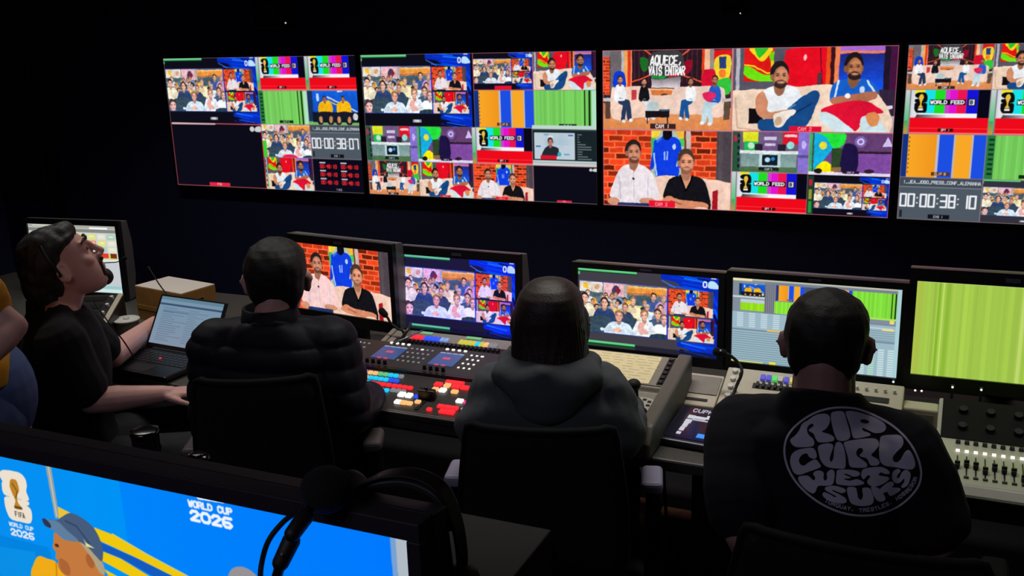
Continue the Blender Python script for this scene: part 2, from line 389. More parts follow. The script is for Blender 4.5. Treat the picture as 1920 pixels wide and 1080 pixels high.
def sofa2(cv, label=True):
    cv.fill((86, 84, 98)); cv.rect(.02, 0, .045, .5, (180, 180, 190))
    p = cv.sub(.07, 0, .26, .4); p.fill((226, 24, 24)); p.blob([(.2, 0), (.9, 0), (.85, .2), (.6, .4), (.3, .2)], (250, 214, 30)); p.blob([(.35, 0), (.8, 0), (.7, .15), (.5, .3)], (40, 190, 40)); p.blob([(0, .55), (.3, .6), (.7, .8), (1.1, .75), (1.1, 1), (.3, .95), (0, .75)], (110, 226, 20)); p.blob([(.85, .2), (1.1, .1), (1.1, .5), (.9, .4)], (120, 220, 20)); p.line([(0, .5), (.35, .55), (.8, .75), (1, .7)], .04, (250, 220, 40)); p.poly([(.88, .4), (1, .4), (1, .7), (.92, .7)], (250, 210, 40))
    cv.blob([(.35, .02), (.56, .0), (.6, .2), (.58, .4), (.55, .48), (.36, .48), (.35, .36), (.31, .28), (.33, .1)], (232, 14, 34)); cv.line([(.54, .02), (.56, .45)], .014, (120, 10, 30)); cv.ell(.45, .12, .01, .035, (255, 190, 190)); cv.rect(.53, .3, .555, .48, (90, 50, 60))
    cv.rect(.58, 0, .62, .5, (232, 80, 30)); cv.rect(.605, 0, .645, .5, (60, 20, 30)); cv.rect(.63, 0, .665, .52, (236, 130, 80))
    cv.rect(.66, 0, 1, .5, (30, 60, 214)); cv.grad(.66, .08, .93, .5, (30, 40, 130), (20, 84, 240)); cv.rect(.66, 0, .96, .06, (166, 104, 214)); cv.rect(.66, .055, .94, .085, (240, 130, 100))
    cv.rect(.92, 0, .955, 1, (34, 20, 40)); cv.rect(.955, 0, 1, 1, (70, 20, 60)); cv.rect(.9, .5, 1, 1, (50, 36, 60)); cv.rect(.88, .68, .98, .72, (226, 220, 230)); cv.rect(.9, .8, 1, 1, (180, 166, 176))
    cv.blob([(-.02, .56), (.08, .5), (.3, .48), (.6, .44), (.7, .5), (.9, .56), (.92, 1.05), (-.02, 1.05)], (240, 212, 188)); cv.line([(.02, .6), (.04, .96), (.3, 1)], .02, (214, 176, 150)); cv.rect(.11, .72, .2, .9, (18, 14, 20))
    # man, sleeveless top
    cv.blob([(.2, .52), (.27, .45), (.36, .45), (.42, .5), (.44, .64), (.4, .8), (.24, .86), (.2, .7)], (232, 236, 240)); cv.blob([(.16, .56), (.2, .52), (.23, .64), (.24, .76), (.38, .72), (.4, .77), (.25, .85), (.17, .8), (.15, .66)], (206, 138, 104))
    cv.blob([(.38, .68), (.46, .56), (.52, .5), (.55, .56), (.53, .68), (.5, .84), (.42, .98), (.2, .99), (.18, .86), (.27, .84), (.36, .8)], (24, 74, 134)); cv.line([(.4, .78), (.5, .66)], .02, (16, 50, 104)); cv.line([(.36, .72), (.4, .68)], .03, (70, 120, 170))
    cv.blob([(.27, .8), (.31, .76), (.38, .73), (.41, .76), (.36, .84), (.32, .94), (.28, .93)], (238, 226, 214)); cv.ell(.3, .87, .022, .06, (206, 170, 136), .3)
    face(cv, .3, .33, .155, (200, 132, 98), (34, 26, 28), (38, 26, 26), .3)
    # man, blue jersey
    cv.blob([(.66, .4), (.72, .37), (.8, .37), (.87, .42), (.89, .54), (.8, .64), (.64, .64), (.61, .6), (.62, .46)], (24, 96, 202)); cv.line([(.66, .4), (.64, .58)], .022, (214, 232, 250)); cv.line([(.83, .4), (.87, .52)], .022, (214, 232, 250)); cv.ell(.8, .5, .016, .04, (190, 214, 240)); cv.poly([(.71, .38), (.79, .38), (.75, .46)], (176, 110, 80))
    cv.blob([(.62, .6), (.72, .56), (.86, .52), (.89, .56), (.86, .62), (.7, .66), (.64, .68)], (176, 108, 80)); cv.ell(.715, .57, .018, .03, (236, 236, 240))
    cv.blob([(.56, .74), (.66, .66), (.8, .62), (.9, .7), (.93, .76), (.84, .8), (.78, .97), (.72, .96), (.64, .84)], (222, 18, 52))
    cv.blob([(.56, .76), (.62, .78), (.72, .9), (.78, 1.02), (.68, 1.02), (.6, .92), (.55, .84)], (206, 226, 232)); cv.blob([(.8, .84), (.84, .8), (.92, .86), (.96, 1.02), (.82, 1.02)], (200, 222, 228)); cv.blob([(.83, .8), (.87, .75), (.91, .8), (.9, .9), (.86, .92)], (222, 140, 84))
    face(cv, .745, .24, .15, (176, 112, 74), (30, 22, 26), (24, 18, 24), .2)
    cv.rough(.005, .04, 3)
    if label: cv.rect(.37, .93, .57, .995, (222, 16, 54)); cv.text(.47, .963, .04, 'CAM 2', (255, 150, 160), .2)
def sit(cv, x, y, s, top, leg, skin=SK, flip=1, hair=HAIR):
    f = flip*s
    cv.blob([(x-.05*s, y+.12*s), (x+.05*s, y+.12*s), (x+.07*s, y+.4*s), (x-.07*s, y+.42*s)], top)
    cv.line([(x, y+.42*s), (x+.1*f, y+.45*s), (x+.12*f, y+.78*s)], .1*s, leg); cv.line([(x, y+.44*s), (x+.06*f, y+.5*s), (x+.04*f, y+.8*s)], .09*s, leg)
    cv.line([(x-.05*f, y+.2*s), (x-.03*f, y+.4*s), (x+.05*f, y+.4*s)], .04*s, top); cv.ell(x+.14*f, y+.82*s, .025*s, .035*s, (240, 236, 236)); cv.ell(x+.05*f, y+.84*s, .025*s, .035*s, (240, 236, 236))
    face(cv, x, y, .085*s, skin, hair, (70, 44, 38))
def wide(cv, label=True):
    cv.fill((50, 38, 44)); brick(cv, 0, .08, .055, .56, 12, 8); cv.rect(0, 0, .06, .08, (120, 120, 130)); cv.rect(.06, 0, .15, .56, (110, 102, 106))
    cv.rect(.15, 0, .175, .5, (190, 186, 182)); cv.rect(.175, 0, .2, .5, (250, 170, 90)); cv.rect(.2, 0, .225, .5, (226, 60, 24)); cv.rect(.225, 0, .235, .5, (250, 150, 120))
    cv.rect(.235, 0, .77, .48, (44, 24, 34))
    for i in range(14): cv.rect(.25+i*.037, 0, .258+i*.037, .4, (72, 40, 50))
    cv.blob([(.3, .1), (.36, .12), (.35, .26), (.31, .24)], (30, 110, 40)); cv.blob([(.64, .16), (.7, .14), (.68, .28), (.62, .3)], (150, 16, 40))
    for a, b in (((.235, .4), (.4, .3)), ((.6, .3), (.77, .4)), ((.33, 0), (.4, .08)), ((.68, 0), (.6, .1))): cv.line([a, b], .016, (240, 90, 50))
    cv.grad(.39, .33, .61, .47, (120, 110, 116), (226, 216, 222))
    cv.blob([(.38, .06), (.5, .01), (.61, .04), (.64, .22), (.6, .32), (.4, .36), (.38, .22)], (60, 60, 62)); cv.poly([(.39, .32), (.5, .32), (.48, .36), (.39, .35)], (30, 150, 60)); cv.poly([(.52, .31), (.61, .28), (.6, .32), (.52, .34)], (200, 30, 40))
    cv.text(.505, .135, .11, 'AQUECE,', (250, 250, 250), .17, .036, .12); cv.text(.508, .26, .10, 'VAIS ENTRAR', (250, 250, 250), .17, .0255, .12)
    cv.rect(.37, .48, .62, .56, (220, 120, 60)); cv.rect(.37, .48, .62, .5, (250, 190, 140)); cv.ell(.49, .56, .03, .02, (70, 40, 40))
    cv.rect(.77, 0, .79, .5, (226, 60, 24)); cv.rect(.79, 0, .83, .5, (250, 190, 150)); cv.rect(.83, 0, .86, .3, (150, 140, 140)); cv.rect(.86, .02, .985, .55, (226, 24, 30)); cv.blob([(.87, .12), (.98, .1), (.97, .36), (.87, .4)], (238, 210, 50)); cv.rect(.9, .1, .95, .24, (40, 60, 120)); cv.blob([(.87, .4), (.98, .36), (.98, .54), (.87, .54)], (50, 190, 60)); cv.ell(.925, .3, .025, .05, (240, 120, 40))
    cv.rect(.99, 0, 1, 1, (160, 150, 160))
    cv.blob([(.09, .3), (.12, .26), (.16, .27), (.18, .32), (.18, .46), (.09, .46)], (14, 60, 214)); cv.blob([(.78, .28), (.82, .25), (.87, .27), (.88, .48), (.78, .48)], (216, 16, 50))
    cv.grad(0, .72, 1, 1, (224, 150, 96), (226, 138, 80)); cv.blob([(0, .8), (.2, .86), (.4, .72), (0, .66)], (196, 120, 80))
    cv.rect(.38, .56, .6, .8, (236, 206, 190)); cv.blob([(.07, .5), (.12, .47), (.37, .48), (.38, .8), (.3, .84), (.08, .86)], (240, 206, 188)); cv.blob([(.55, .52), (.62, .46), (.9, .46), (.95, .56), (.93, .82), (.75, .8), (.55, .76)], (238, 206, 190)); cv.rect(.23, .5, .27, .62, (206, 60, 70))
    cv.rect(0, .6, .08, .64, (200, 196, 196)); cv.rect(.02, .64, .06, .86, (90, 64, 54)); cv.rect(.93, .6, 1, .64, (190, 180, 170)); cv.rect(.94, .64, .985, .86, (96, 76, 60))
    sit(cv, .14, .37, .62, (236, 236, 240), (40, 56, 90), (198, 132, 104)); sit(cv, .33, .4, .55, (22, 22, 28), (224, 222, 226)); sit(cv, .69, .4, .55, (236, 238, 240), (26, 84, 150), (190, 124, 92), -1); sit(cv, .87, .38, .64, (40, 90, 190), (190, 216, 226), (176, 112, 80), -1); cv.blob([(.78, .54), (.84, .52), (.88, .56), (.84, .64), (.8, .62)], (230, 40, 96))
    cv.ell(.4, .7, .05, .06, (180, 206, 210), 0, .8); cv.rect(.34, .76, .53, .84, (24, 20, 26)); cv.rect(.35, .84, .36, .92, (30, 20, 26)); cv.rect(.51, .84, .52, .92, (30, 20, 26)); cv.rect(.45, .74, .53, .76, (60, 90, 110))
    cv.rough(.004, .045, 4)
    if label: cv.rect(.38, .92, .58, .985, (58, 34, 32)); cv.text(.48, .952, .045, 'CAM 1', (240, 220, 220), .22)
def crowd(cv, seed=4):
    rnd = random.Random(seed); cv.fill((92, 112, 122))
    for i in range(60):
        cv.disc(rnd.random(), rnd.random(), .02+.03*rnd.random(), rnd.choice(((70, 90, 110), (120, 134, 140), (180, 150, 130), (200, 196, 200), (52, 66, 84), (222, 170, 80), (150, 170, 190))), 1, .7)
    cv.rect(0, 0, .27, .2, (214, 204, 190)); cv.disc(.07, .08, .06, (232, 180, 60)); cv.disc(.14, .12, .06, (240, 220, 190)); cv.disc(.2, .1, .05, (210, 150, 120)); cv.rect(0, .2, .28, .28, (70, 92, 104)); cv.rect(.28, 0, .52, .26, (226, 176, 180)); cv.ell(.42, .14, .045, .1, (60, 50, 84)); cv.ell(.45, .14, .03, .05, (120, 30, 50)); cv.rect(.52, 0, .55, .35, (170, 168, 172))
    cv.rect(.55, .02, 1, .17, (226, 146, 66)); cv.rect(.55, .15, 1, .19, (190, 110, 60)); cv.rect(.56, .02, 1, .05, (246, 180, 110)); cv.blob([(.57, .25), (.66, .2), (.82, .22), (.86, .36), (.6, .38)], (62, 84, 98))
    cv.blob([(.35, .3), (.44, .26), (.52, .34), (.5, .56), (.35, .55)], (112, 150, 186)); cv.line([(.42, .3), (.43, .55)], .02, (70, 100, 140))
    cv.disc(.155, .38, .07, (226, 150, 30)); cv.disc(.57, .35, .05, (226, 180, 60)); cv.blob([(.6, .45), (.7, .4), (.75, .5), (.62, .56)], (232, 200, 110)); cv.disc(.66, .52, .05, (180, 120, 80))
    def p(u, v, r, top, skin=(222, 164, 140), hair=HAIR, w=2.1, d=3.6, **k):
        ru = r*cv.h/cv.w
        cv.blob([(u-ru*.6, v+r*1.0), (u+ru*.6, v+r*1.0), (u+ru*w*.8, v+r*1.5), (u+ru*w, v+r*d), (u-ru*w, v+r*d), (u-ru*w*.8, v+r*1.5)], top); face(cv, u, v, r, skin, hair, **k)
    for i in range(26):
        p(.02+.96*rnd.random(), .2+.45*(i/26)+.03*rnd.random(), .05+.02*rnd.random(), rnd.choice(((40, 56, 84), (60, 84, 120), (206, 210, 214), (150, 170, 190), (224, 190, 110), (36, 48, 60), (120, 130, 140))), rnd.choice(((222, 164, 140), (200, 140, 112), (236, 180, 160))), rnd.choice(((40, 30, 30), (110, 76, 56), (160, 120, 80))), 2.0, 2.6)
    p(.85, .2, .075, (60, 90, 150)); p(.96, .22, .07, (190, 150, 190), hair=(180, 140, 140)); p(.62, .32, .085, (236, 214, 170), hair=(150, 110, 80)); p(.78, .42, .07, (214, 226, 232), hair=(200, 190, 180)); p(.93, .42, .08, (110, 130, 160)); p(.06, .33, .1, (238, 226, 196), hair=(24, 24, 34)); p(.29, .4, .105, (44, 66, 110), hair=(34, 26, 30)); p(.53, .46, .085, (50, 66, 96), hair=(130, 80, 60)); p(.9, .53, .1, (58, 80, 112), hair=(60, 50, 56))
    cv.blob([(.12, .72), (.35, .68), (.38, .95), (.12, .98)], (52, 74, 90)); cv.blob([(.56, .7), (.66, .66), (.64, .95), (.55, .95)], (48, 70, 90))
    p(.97, .62, .1, (226, 236, 240), (230, 176, 160), (130, 90, 80), 2.4); p(.75, .58, .11, (226, 228, 230), (222, 164, 140), (150, 104, 70), 2.0, 4.2); p(.46, .64, .115, (206, 220, 230), (224, 160, 140), (140, 104, 84), 2.4, 3.4)
    cv.ell(.71, .8, .035, .09, (224, 160, 150), .4); cv.ell(.74, .9, .05, .06, (226, 170, 160)); cv.line([(.26, .93), (.6, .96)], .06, (206, 220, 228)); cv.ell(.44, .92, .05, .05, (232, 178, 160))
    face(cv, .06, .86, .14, (236, 178, 170), (70, 50, 60), None, .4); cv.blob([(.82, .95), (.9, .91), (1.02, .93), (1.02, 1.02), (.82, 1.02)], (40, 62, 72))
    x0, y0, x1, y1 = cv.c; A = cv.A[y0:y1, x0:x1]; A[:] = np.clip((A-118)*1.06*np.array((.97, 1.0, 1.04))+124, 0, 255)
    cv.rough(.009, .10, 5)
def brush(cv, seed, n=11, c=(10, 60, 226)):
    rnd = random.Random(seed); cv.blob([(-.05, .1), (.3, -.05), (1.05, -.05), (1.05, .95), (.75, .9), (.4, .8), (.25, .5), (.0, .35)], (6, 44, 190))
    for i in range(n):
        y = rnd.random(); x = rnd.random()*.5
        cv.line([(x, y-.12), (x+.35+.3*rnd.random(), y+.1)], .05+.06*rnd.random(), rnd.choice((c, (0, 90, 250), (30, 120, 255), (4, 14, 90))))
def pgm(cv, bar=True, label=True, bars2=False, bg=(52, 50, 60), logo=True):
    cv.fill(bg)
    b = cv.sub(.6, 0, 1, .19); brush(b, 5); b.rect(.0, .0, .02, 1, bg, .0)
    b.line([(.02, .45), (.25, .85)], .05, (70, 130, 255)); b.text(.77, .5, .34, '0', (236, 240, 250), .24, .075); b.blob([(.83, .3), (.9, .25), (.96, .4), (1.0, .7), (.82, .7)], (190, 226, 250)); b.rect(.86, .05, .95, .12, (220, 220, 236))
    brush(cv.sub(.72, .83, 1, 1), 9); cv.rect(.95, .17, 1, .84, (10, 40, 170)); brush(cv.sub(.95, .2, 1, .6), 3, 6)
    crowd(cv.sub(.01, .17, .645, .815)); duo(cv.sub(.655, .18, .962, .5), False); sofa2(cv.sub(.655, .52, .975, .815), False)
    cv.rect(.645, .17, .655, .82, (30, 40, 190)); cv.rect(0, .165, .64, .172, (70, 90, 190)); cv.rect(0, .815, .99, .823, (24, 50, 150))
    if bar: cv.rect(0, 0, .43, .036, (100, 206, 136)); cv.rect(0, 0, .012, .09, (100, 206, 136)); cv.rect(0, .036, .43, .05, (10, 70, 30))
    if bars2: cv.rect(.05, .93, .42, .958, (100, 206, 136)); cv.rect(.05, .96, .42, .985, (10, 76, 30)); cv.rect(.42, .94, 1, 1, (16, 16, 36), .6)
    if label: cv.rect(.46, .905, .54, .945, (150, 150, 158)); cv.text(.5, .925, .03, 'PGM', (236, 236, 240), .24)
def emblem(cv, body=(12, 12, 16), gold=(232, 190, 60)):
    cv.blob([(0, .1), (.3, 0), (.75, 0), (.95, .12), (1, .3), (.95, .46), (.7, .5), (.1, .5), (.0, .35), (.3, .3), (.05, .22)], body)
    cv.blob([(.08, .52), (.9, .52), (1, .68), (1, .86), (.85, 1), (.25, 1), (.02, .85), (0, .65)], body)
    cv.blob([(.4, .12), (.6, .1), (.7, .25), (.58, .45), (.56, .62), (.68, .74), (.32, .74), (.44, .6), (.42, .45), (.32, .28)], gold); cv.rect(.3, .78, .7, .88, (236, 236, 230))
def barst(cv, left=True):
    cv.fill((214, 214, 220))
    if left: cv.grad(0, 0, .06, 1, (206, 206, 214), (40, 190, 90)); cv.rect(.06, 0, .075, 1, (120, 126, 132)); cv.grad(.0, .7, .05, 1, (60, 170, 90), (226, 140, 60))
    x = (.24, .36, .48, .53, .62, .73, .86, 1.0); C = ((24, 226, 232), (30, 222, 36), (200, 70, 200), (226, 20, 210), (238, 20, 80), (20, 20, 214), (8, 8, 24))
    cv.rect(.12, 0, .24, .1, (236, 230, 40))
    for i in range(7): cv.rect(x[i], 0, x[i+1], .56 if i < 6 else .63, C[i])
    cv.rect(.18, .53, .86, .63, (244, 244, 248)); cv.grad(.14, .56, .5, .63, (60, 60, 66), (230, 230, 236), False); cv.rect(.1, .1, .15, .6, (226, 228, 232))
    emblem(cv.sub(.12, .06, .27, .52)); cv.rect(.3, .22, .72, .34, (14, 14, 20)); cv.text(.51, .28, .07, 'WORLD FEED', (244, 244, 250), .3, .04)
    cv.rect(.74, .2, .84, .36, (30, 30, 60)); cv.rect(.76, .22, .82, .34, (236, 236, 244)); cv.text(.79, .28, .07, 'B', (40, 40, 70), .3)
    cv.rect(.075, .63, 1, .96, (238, 10, 26)); cv.rect(.075, .86, 1, .875, (250, 60, 70)); cv.rect(.075, .96, 1, 1, (250, 110, 110)); cv.rect(.42, .87, .6, .94, (60, 8, 12)); cv.text(.51, .905, .045, 'OPT 1', (255, 220, 220), .24)
def greens(cv, c=(120, 206, 94), lines=True, seed=2, left=True, label=True):
    rnd = random.Random(seed); cv.fill(c); x = 0
    while x < 1:
        w = .006+.03*rnd.random(); k = .9+.16*rnd.random(); cv.rect(x, 0, x+w, 1, tuple(min(255, q*k) for q in c)); x += w*1.3
    if lines: cv.rect(.8, 0, .82, 1, (10, 40, 16)); cv.rect(.87, 0, .9, 1, (10, 34, 16)); cv.rect(.92, 0, 1, 1, (176, 226, 196))
    if left:
        cv.rect(0, 0, .1, 1, (40, 120, 60))
        for i in range(8): cv.rect(.03, .08+i*.11, .09, .13+i*.11, (14, 56, 30))
    if label: cv.rect(.4, .88, .68, .96, (16, 40, 20)); cv.text(.54, .92, .045, 'CLIP A', (200, 226, 200), .22)
def oranges(cv, left=True):
    cv.fill((28, 78, 226)); cv.rect(.0, 0, .08, 1, (20, 50, 130)); cv.grad(.08, 0, .42, 1, (250, 168, 40), (240, 150, 30), False)
    cv.rect(.42, 0, .45, 1, (190, 190, 200)); cv.rect(.62, 0, .645, 1, (200, 180, 160)); cv.rect(.645, 0, .83, 1, (248, 168, 38)); cv.rect(.83, 0, .85, 1, (200, 190, 180)); cv.rect(.38, .87, .6, .95, (90, 50, 20)); cv.text(.49, .91, .05, 'CLIP B', (240, 200, 160), .22)
    for i in range(9): cv.rect(.085, .06+i*.1, .1, .1+i*.1, (120, 90, 40))
def clockt(cv, t='00:00:38:07'):
    cv.fill((78, 88, 98)); cv.rect(0, 0, 1, .2, (66, 74, 84)); cv.text(.52, .11, .07, '1_JEA_JOGO_PRESS_CONF_ALEMANHA', (206, 212, 220), .2, .031); cv.rect(0, .22, 1, .235, (130, 140, 150))
    x = .02; w = .098
    for ch in t:
        if ch == ':':
            cv.ell(x+.02, .48, .01, .018, (230, 234, 238)); cv.ell(x+.02, .6, .01, .018, (230, 234, 238)); x += .05; continue
        a, b, c0, d = x+.012, x+w-.018, .4, .68; m = (c0+d)/2
        S = {'a': ((a, c0), (b, c0)), 'b': ((b, c0), (b, m)), 'c': ((b, m), (b, d)), 'd': ((a, d), (b, d)), 'e': ((a, m), (a, d)), 'f': ((a, c0), (a, m)), 'g': ((a, m), (b, m))}
        for q in SEG[ch]: cv.line(S[q], .04, (240, 242, 246))
        x += w
    cv.rect(.38, .86, .64, .96, (14, 18, 24)); cv.text(.51, .91, .05, 'EVS 1', (190, 200, 206), .22); cv.rect(.03, .78, .06, .95, (30, 34, 40))
def times(cv):
    cv.fill((10, 10, 26))
    for j in range(3):
        for i in range(2): cv.rect(.14+i*.42, .1+j*.24, .26+i*.42, .14+j*.24, (200, 200, 214)); cv.text(.32+i*.42, .23+j*.24, .1, '00:48:10', (236, 40, 46), .26, .042)
    cv.text(.5, .92, .05, 'TIMES', (160, 160, 170), .24)
def players(cv):
    cv.grad(0, 0, 1, 1, (20, 96, 220), (10, 70, 190)); cv.rect(0, 0, .1, 1, (26, 50, 90)); cv.rect(.18, .08, .23, .3, (190, 214, 240)); cv.line([(.4, .18), (.95, .6)], .04, (220, 226, 230)); cv.line([(.4, .28), (.95, .7)], .03, (240, 210, 60)); cv.rect(0, .9, 1, 1, (110, 190, 90)); cv.rect(.08, .62, 1, .92, (16, 24, 40))
    for x, s in ((.34, 1), (.7, 1)):
        cv.blob([(x-.12, .4), (x-.04, .3), (x+.06, .3), (x+.14, .42), (x+.12, .64), (x-.12, .64)], (250, 186, 20)); cv.blob([(x-.14, .64), (x+.14, .64), (x+.15, .95), (x+.05, .98), (x, .78), (x-.08, .98), (x-.16, .95)], (24, 26, 40)); cv.ell(x-.1, .84, .035, .1, (196, 136, 92)); cv.ell(x+.1, .84, .035, .1, (196, 136, 92)); face(cv, x, .24, .085, (170, 110, 80), (40, 30, 24))
    cv.ell(.92, .75, .05, .1, (214, 214, 214)); cv.rect(.6, .0, .7, .04, (226, 226, 230)); cv.rough(.008, .06, 6)
def studio1(cv):
    cv.fill((104, 96, 116)); cv.rect(0, 0, .1, 1, (40, 84, 60)); cv.rect(.02, .1, .06, .25, (190, 40, 80))
    for i in range(6): cv.rect(.07, .06+i*.15, .1, .14+i*.15, (20, 30, 40))
    cv.rect(.86, 0, 1, 1, (134, 112, 206)); cv.ell(.93, .3, .03, .1, (196, 180, 240)); cv.rect(.86, .55, 1, .62, (90, 80, 140))
    cv.rect(.14, 0, .34, .26, (226, 230, 40)); cv.rect(.16, .24, .33, .48, (30, 190, 90)); cv.disc(.25, .34, .08, (190, 230, 200)); cv.rect(.4, 0, .6, .48, (112, 84, 134)); cv.rect(.42, .12, .58, .2, (206, 196, 220)); cv.rect(.43, .28, .57, .34, (206, 196, 220)); cv.rect(.66, 0, .86, .3, (226, 24, 44)); cv.rect(.68, .06, .84, .12, (250, 200, 206)); cv.disc(.76, .32, .09, (150, 226, 220)); cv.rect(.3, .3, .4, .5, (40, 30, 50)); cv.rect(.6, .3, .7, .5, (40, 30, 50))
    cv.rect(.1, .46, .86, .54, (224, 232, 230)); cv.grad(.12, .54, .84, .86, (120, 150, 150), (140, 170, 166)); cv.rect(.36, .54, .64, .9, (190, 214, 216)); cv.rect(.4, .56, .6, .82, (16, 30, 44)); cv.disc(.47, .68, .06, (190, 220, 236)); cv.disc(.54, .66, .05, (40, 130, 200)); cv.grad(.1, .86, .86, 1, (90, 110, 90), (60, 120, 60)); cv.rect(.36, .87, .62, .95, (24, 30, 34)); cv.text(.49, .91, .045, 'CAM 5', (200, 210, 220), .2); cv.rough(.005, .05, 7)
def studio2(cv):
    cv.fill((110, 70, 138)); cv.rect(.42, 0, 1, .42, (104, 66, 112))
    for i in range(24): cv.rect(.5+i*.021, 0, .506+i*.021, .95, (84, 50, 106))
    cv.rect(.5, .42, 1, .47, (44, 26, 44)); cv.rect(.5, .47, 1, .92, (150, 84, 190), .5); cv.disc(.62, .2, .13, (122, 98, 170)); cv.disc(.62, .2, .08, (206, 190, 236)); cv.disc(.62, .2, .04, (120, 90, 170)); cv.poly([(.94, .08), (1, .3), (.88, .3)], (206, 190, 236))
    cv.rect(0, 0, .1, 1, (60, 170, 110)); cv.blob([(.06, 0), (.22, 0), (.3, .3), (.2, .6), (.12, .8), (.06, .8)], (20, 176, 226)); cv.blob([(.1, 0), (.42, 0), (.42, .26), (.3, .36), (.2, .1)], (36, 226, 60)); cv.disc(.17, .3, .09, (240, 226, 60)); cv.blob([(.1, .8), (.2, .66), (.3, .8), (.3, 1), (.08, 1)], (248, 232, 10)); cv.rect(.04, 0, .06, 1, (60, 80, 70))
    cv.rect(.28, .36, .42, .8, (46, 70, 40)); cv.blob([(.42, .3), (.55, .28), (.6, .5), (.58, .9), (.4, .9)], (30, 20, 66)); cv.rect(.28, .8, .4, .9, (150, 110, 60)); cv.rect(0, .92, 1, 1, (226, 220, 240)); cv.ell(.74, .88, .06, .05, (50, 30, 50)); cv.ell(.12, .9, .05, .06, (30, 26, 20)); cv.rect(.42, .88, .62, .95, (40, 24, 50)); cv.text(.52, .915, .04, 'CAM 6', (210, 200, 226), .2); cv.rough(.005, .05, 8)
def presst(cv):
    cv.fill((24, 36, 40)); cv.rect(0, 0, 1, .06, (60, 70, 74)); p = cv.sub(.03, .12, .66, .9); p.fill((190, 206, 216))
    rnd = random.Random(3)
    for i in range(14): p.rect(rnd.random()*.9, rnd.random(), rnd.random()*.9+.05, rnd.random(), (160, 186, 206), .25)
    for i in range(10): u, v = rnd.random()*.85, rnd.random()*.8; p.rect(u, v, u+.12, v+.05, rnd.choice(((60, 100, 180), (226, 226, 230), (120, 160, 200))))
    p.blob([(.25, .62), (.35, .5), (.45, .5), (.6, .6), (.55, .9), (.2, .9)], (34, 40, 50)); face(p, .4, .35, .15, (190, 120, 100), (30, 26, 30)); p.rect(.15, .85, .55, 1, (220, 20, 40)); p.disc(.62, .8, .08, (60, 170, 190))
    for i in range(11): cv.rect(.7, .16+i*.07, .72+.2*rnd.random(), .185+i*.07, (120, 130, 134))
    cv.rect(0, .93, 1, 1, (190, 206, 206))
def blackt(cv, red=True):
    cv.fill((12, 12, 24)); 
    if red: cv.border((200, 24, 40), .014)
    cv.rect(.37, .93, .6, .985, (226, 40, 70)); cv.text(.485, .957, .035, 'PVW', (255, 160, 170), .22); cv.ell(.9, .08, .025, .04, (200, 206, 206)); cv.blob([(.94, .05), (.99, .04), (.99, .12), (.93, .11)], (200, 210, 206))
def meters(cv, right=False):
    for i in range(6): cv.rect(.01, .08+i*.15, .03, .16+i*.15, (30, 40, 36), .8)
    cv.grad(.035, .1, .05, .95, (180, 180, 190), (40, 190, 70))
def T(c, i, j, fn, n=4, *a, **k):
    s = c.sub(i/n, j/n, (i+1)/n, (j+1)/n); fn(s, *a, **k); s.border((150, 130, 140), .008)
def pic_tv1(c):
    c.fill((10, 10, 20)); pgm(c.sub(0, 0, .5, .5), bg=(14, 14, 26)); blackt(c.sub(0, .5, .5, 1)); c.line([(.01, .505), (.25, .505)], .012, (226, 190, 190)); c.line([(.01, .497), (.5, .508)], .003, (200, 150, 160))
    T(c, 2, 0, barst); T(c, 3, 0, barst); T(c, 2, 1, greens); T(c, 3, 1, players)
    T(c, 2, 2, lambda s: (crowd(s, 4), s.rect(0, .5, .08, 1, (60, 206, 50)), s.ell(.55, 1, .16, .1, (232, 30, 80)))); T(c, 3, 2, clockt); T(c, 2, 3, lambda s: (sofa2(s, False), meters(s))); T(c, 3, 3, times); c.border((130, 110, 120), .004)
def pic_tv2(c):
    c.fill((10, 10, 20)); pgm(c.sub(0, 0, .49, .5), bg=(14, 14, 26))
    T(c, 2, 0, lambda s: (pgm(s, False, False, bg=(14, 14, 26)), s.rect(.36, .88, .64, .98, (226, 20, 50)), s.border((220, 40, 60), .02))); T(c, 3, 0, sofa2, 4, False); T(c, 2, 1, oranges); T(c, 3, 1, greens, 4, left=False)
    h = c.sub(0, .5, 1, 1)
    for (u0, v0, u1, v1, f) in ((0, 0, .24, .5, studio1), (.24, 0, .485, .5, studio2), (.485, 0, .74, .5, barst), (.74, 0, 1, .46, presst), (0, .5, .24, 1, wide), (.24, .5, .485, 1, sofa2), (.485, .5, .74, 1, duo), (.74, .5, 1, 1, blackt)):
        s = h.sub(u0, v0, u1, v1); f(s); s.border((140, 130, 140), .008)
    c.rect(.74, .48, 1, .505, (190, 214, 206)); c.rect(.74, .73, 1, .75, (200, 206, 206)); c.border((130, 110, 120), .004)
def pic_tv3(c):
    for (u0, v0, u1, v1, f) in ((0, 0, .47, .5, wide), (.47, 0, 1, .5, sofa2), (0, .5, .475, 1, duo), (.475, .5, .735, .75, studio1), (.735, .5, 1, .755, studio2), (.475, .75, .735, 1, barst)):
        s = c.sub(u0, v0, u1, v1); f(s); s.border((220, 90, 110) if f is sofa2 else (190, 130, 140), .008)
    s = c.sub(.735, .76, 1, 1); pgm(s.sub(.08, 0, 1, 1), False, bg=(14, 14, 26)); s.rect(0, 0, .08, 1, (30, 60, 44)); s.rect(.02, .1, .06, .25, (190, 30, 60)); s.rect(.02, .35, .06, .6, (150, 150, 50)); s.rect(.02, .65, .06, .95, (40, 150, 60)); c.border((200, 110, 130), .004)
def pic_tv4(c):
    rows = ((wide, sofa2, duo, wide), (barst, barst, barst, players), (oranges, greens, studio1, studio2), (lambda s: clockt(s, '00:00:38:10'), pgm, crowd, blackt))
    for j in range(4):
        for i in range(4): T(c, i, j, rows[j][i])
    c.border((130, 110, 120), .004)
def pic_duo(c): duo(c, False, True); c.sub(0, 0, 1, 1)
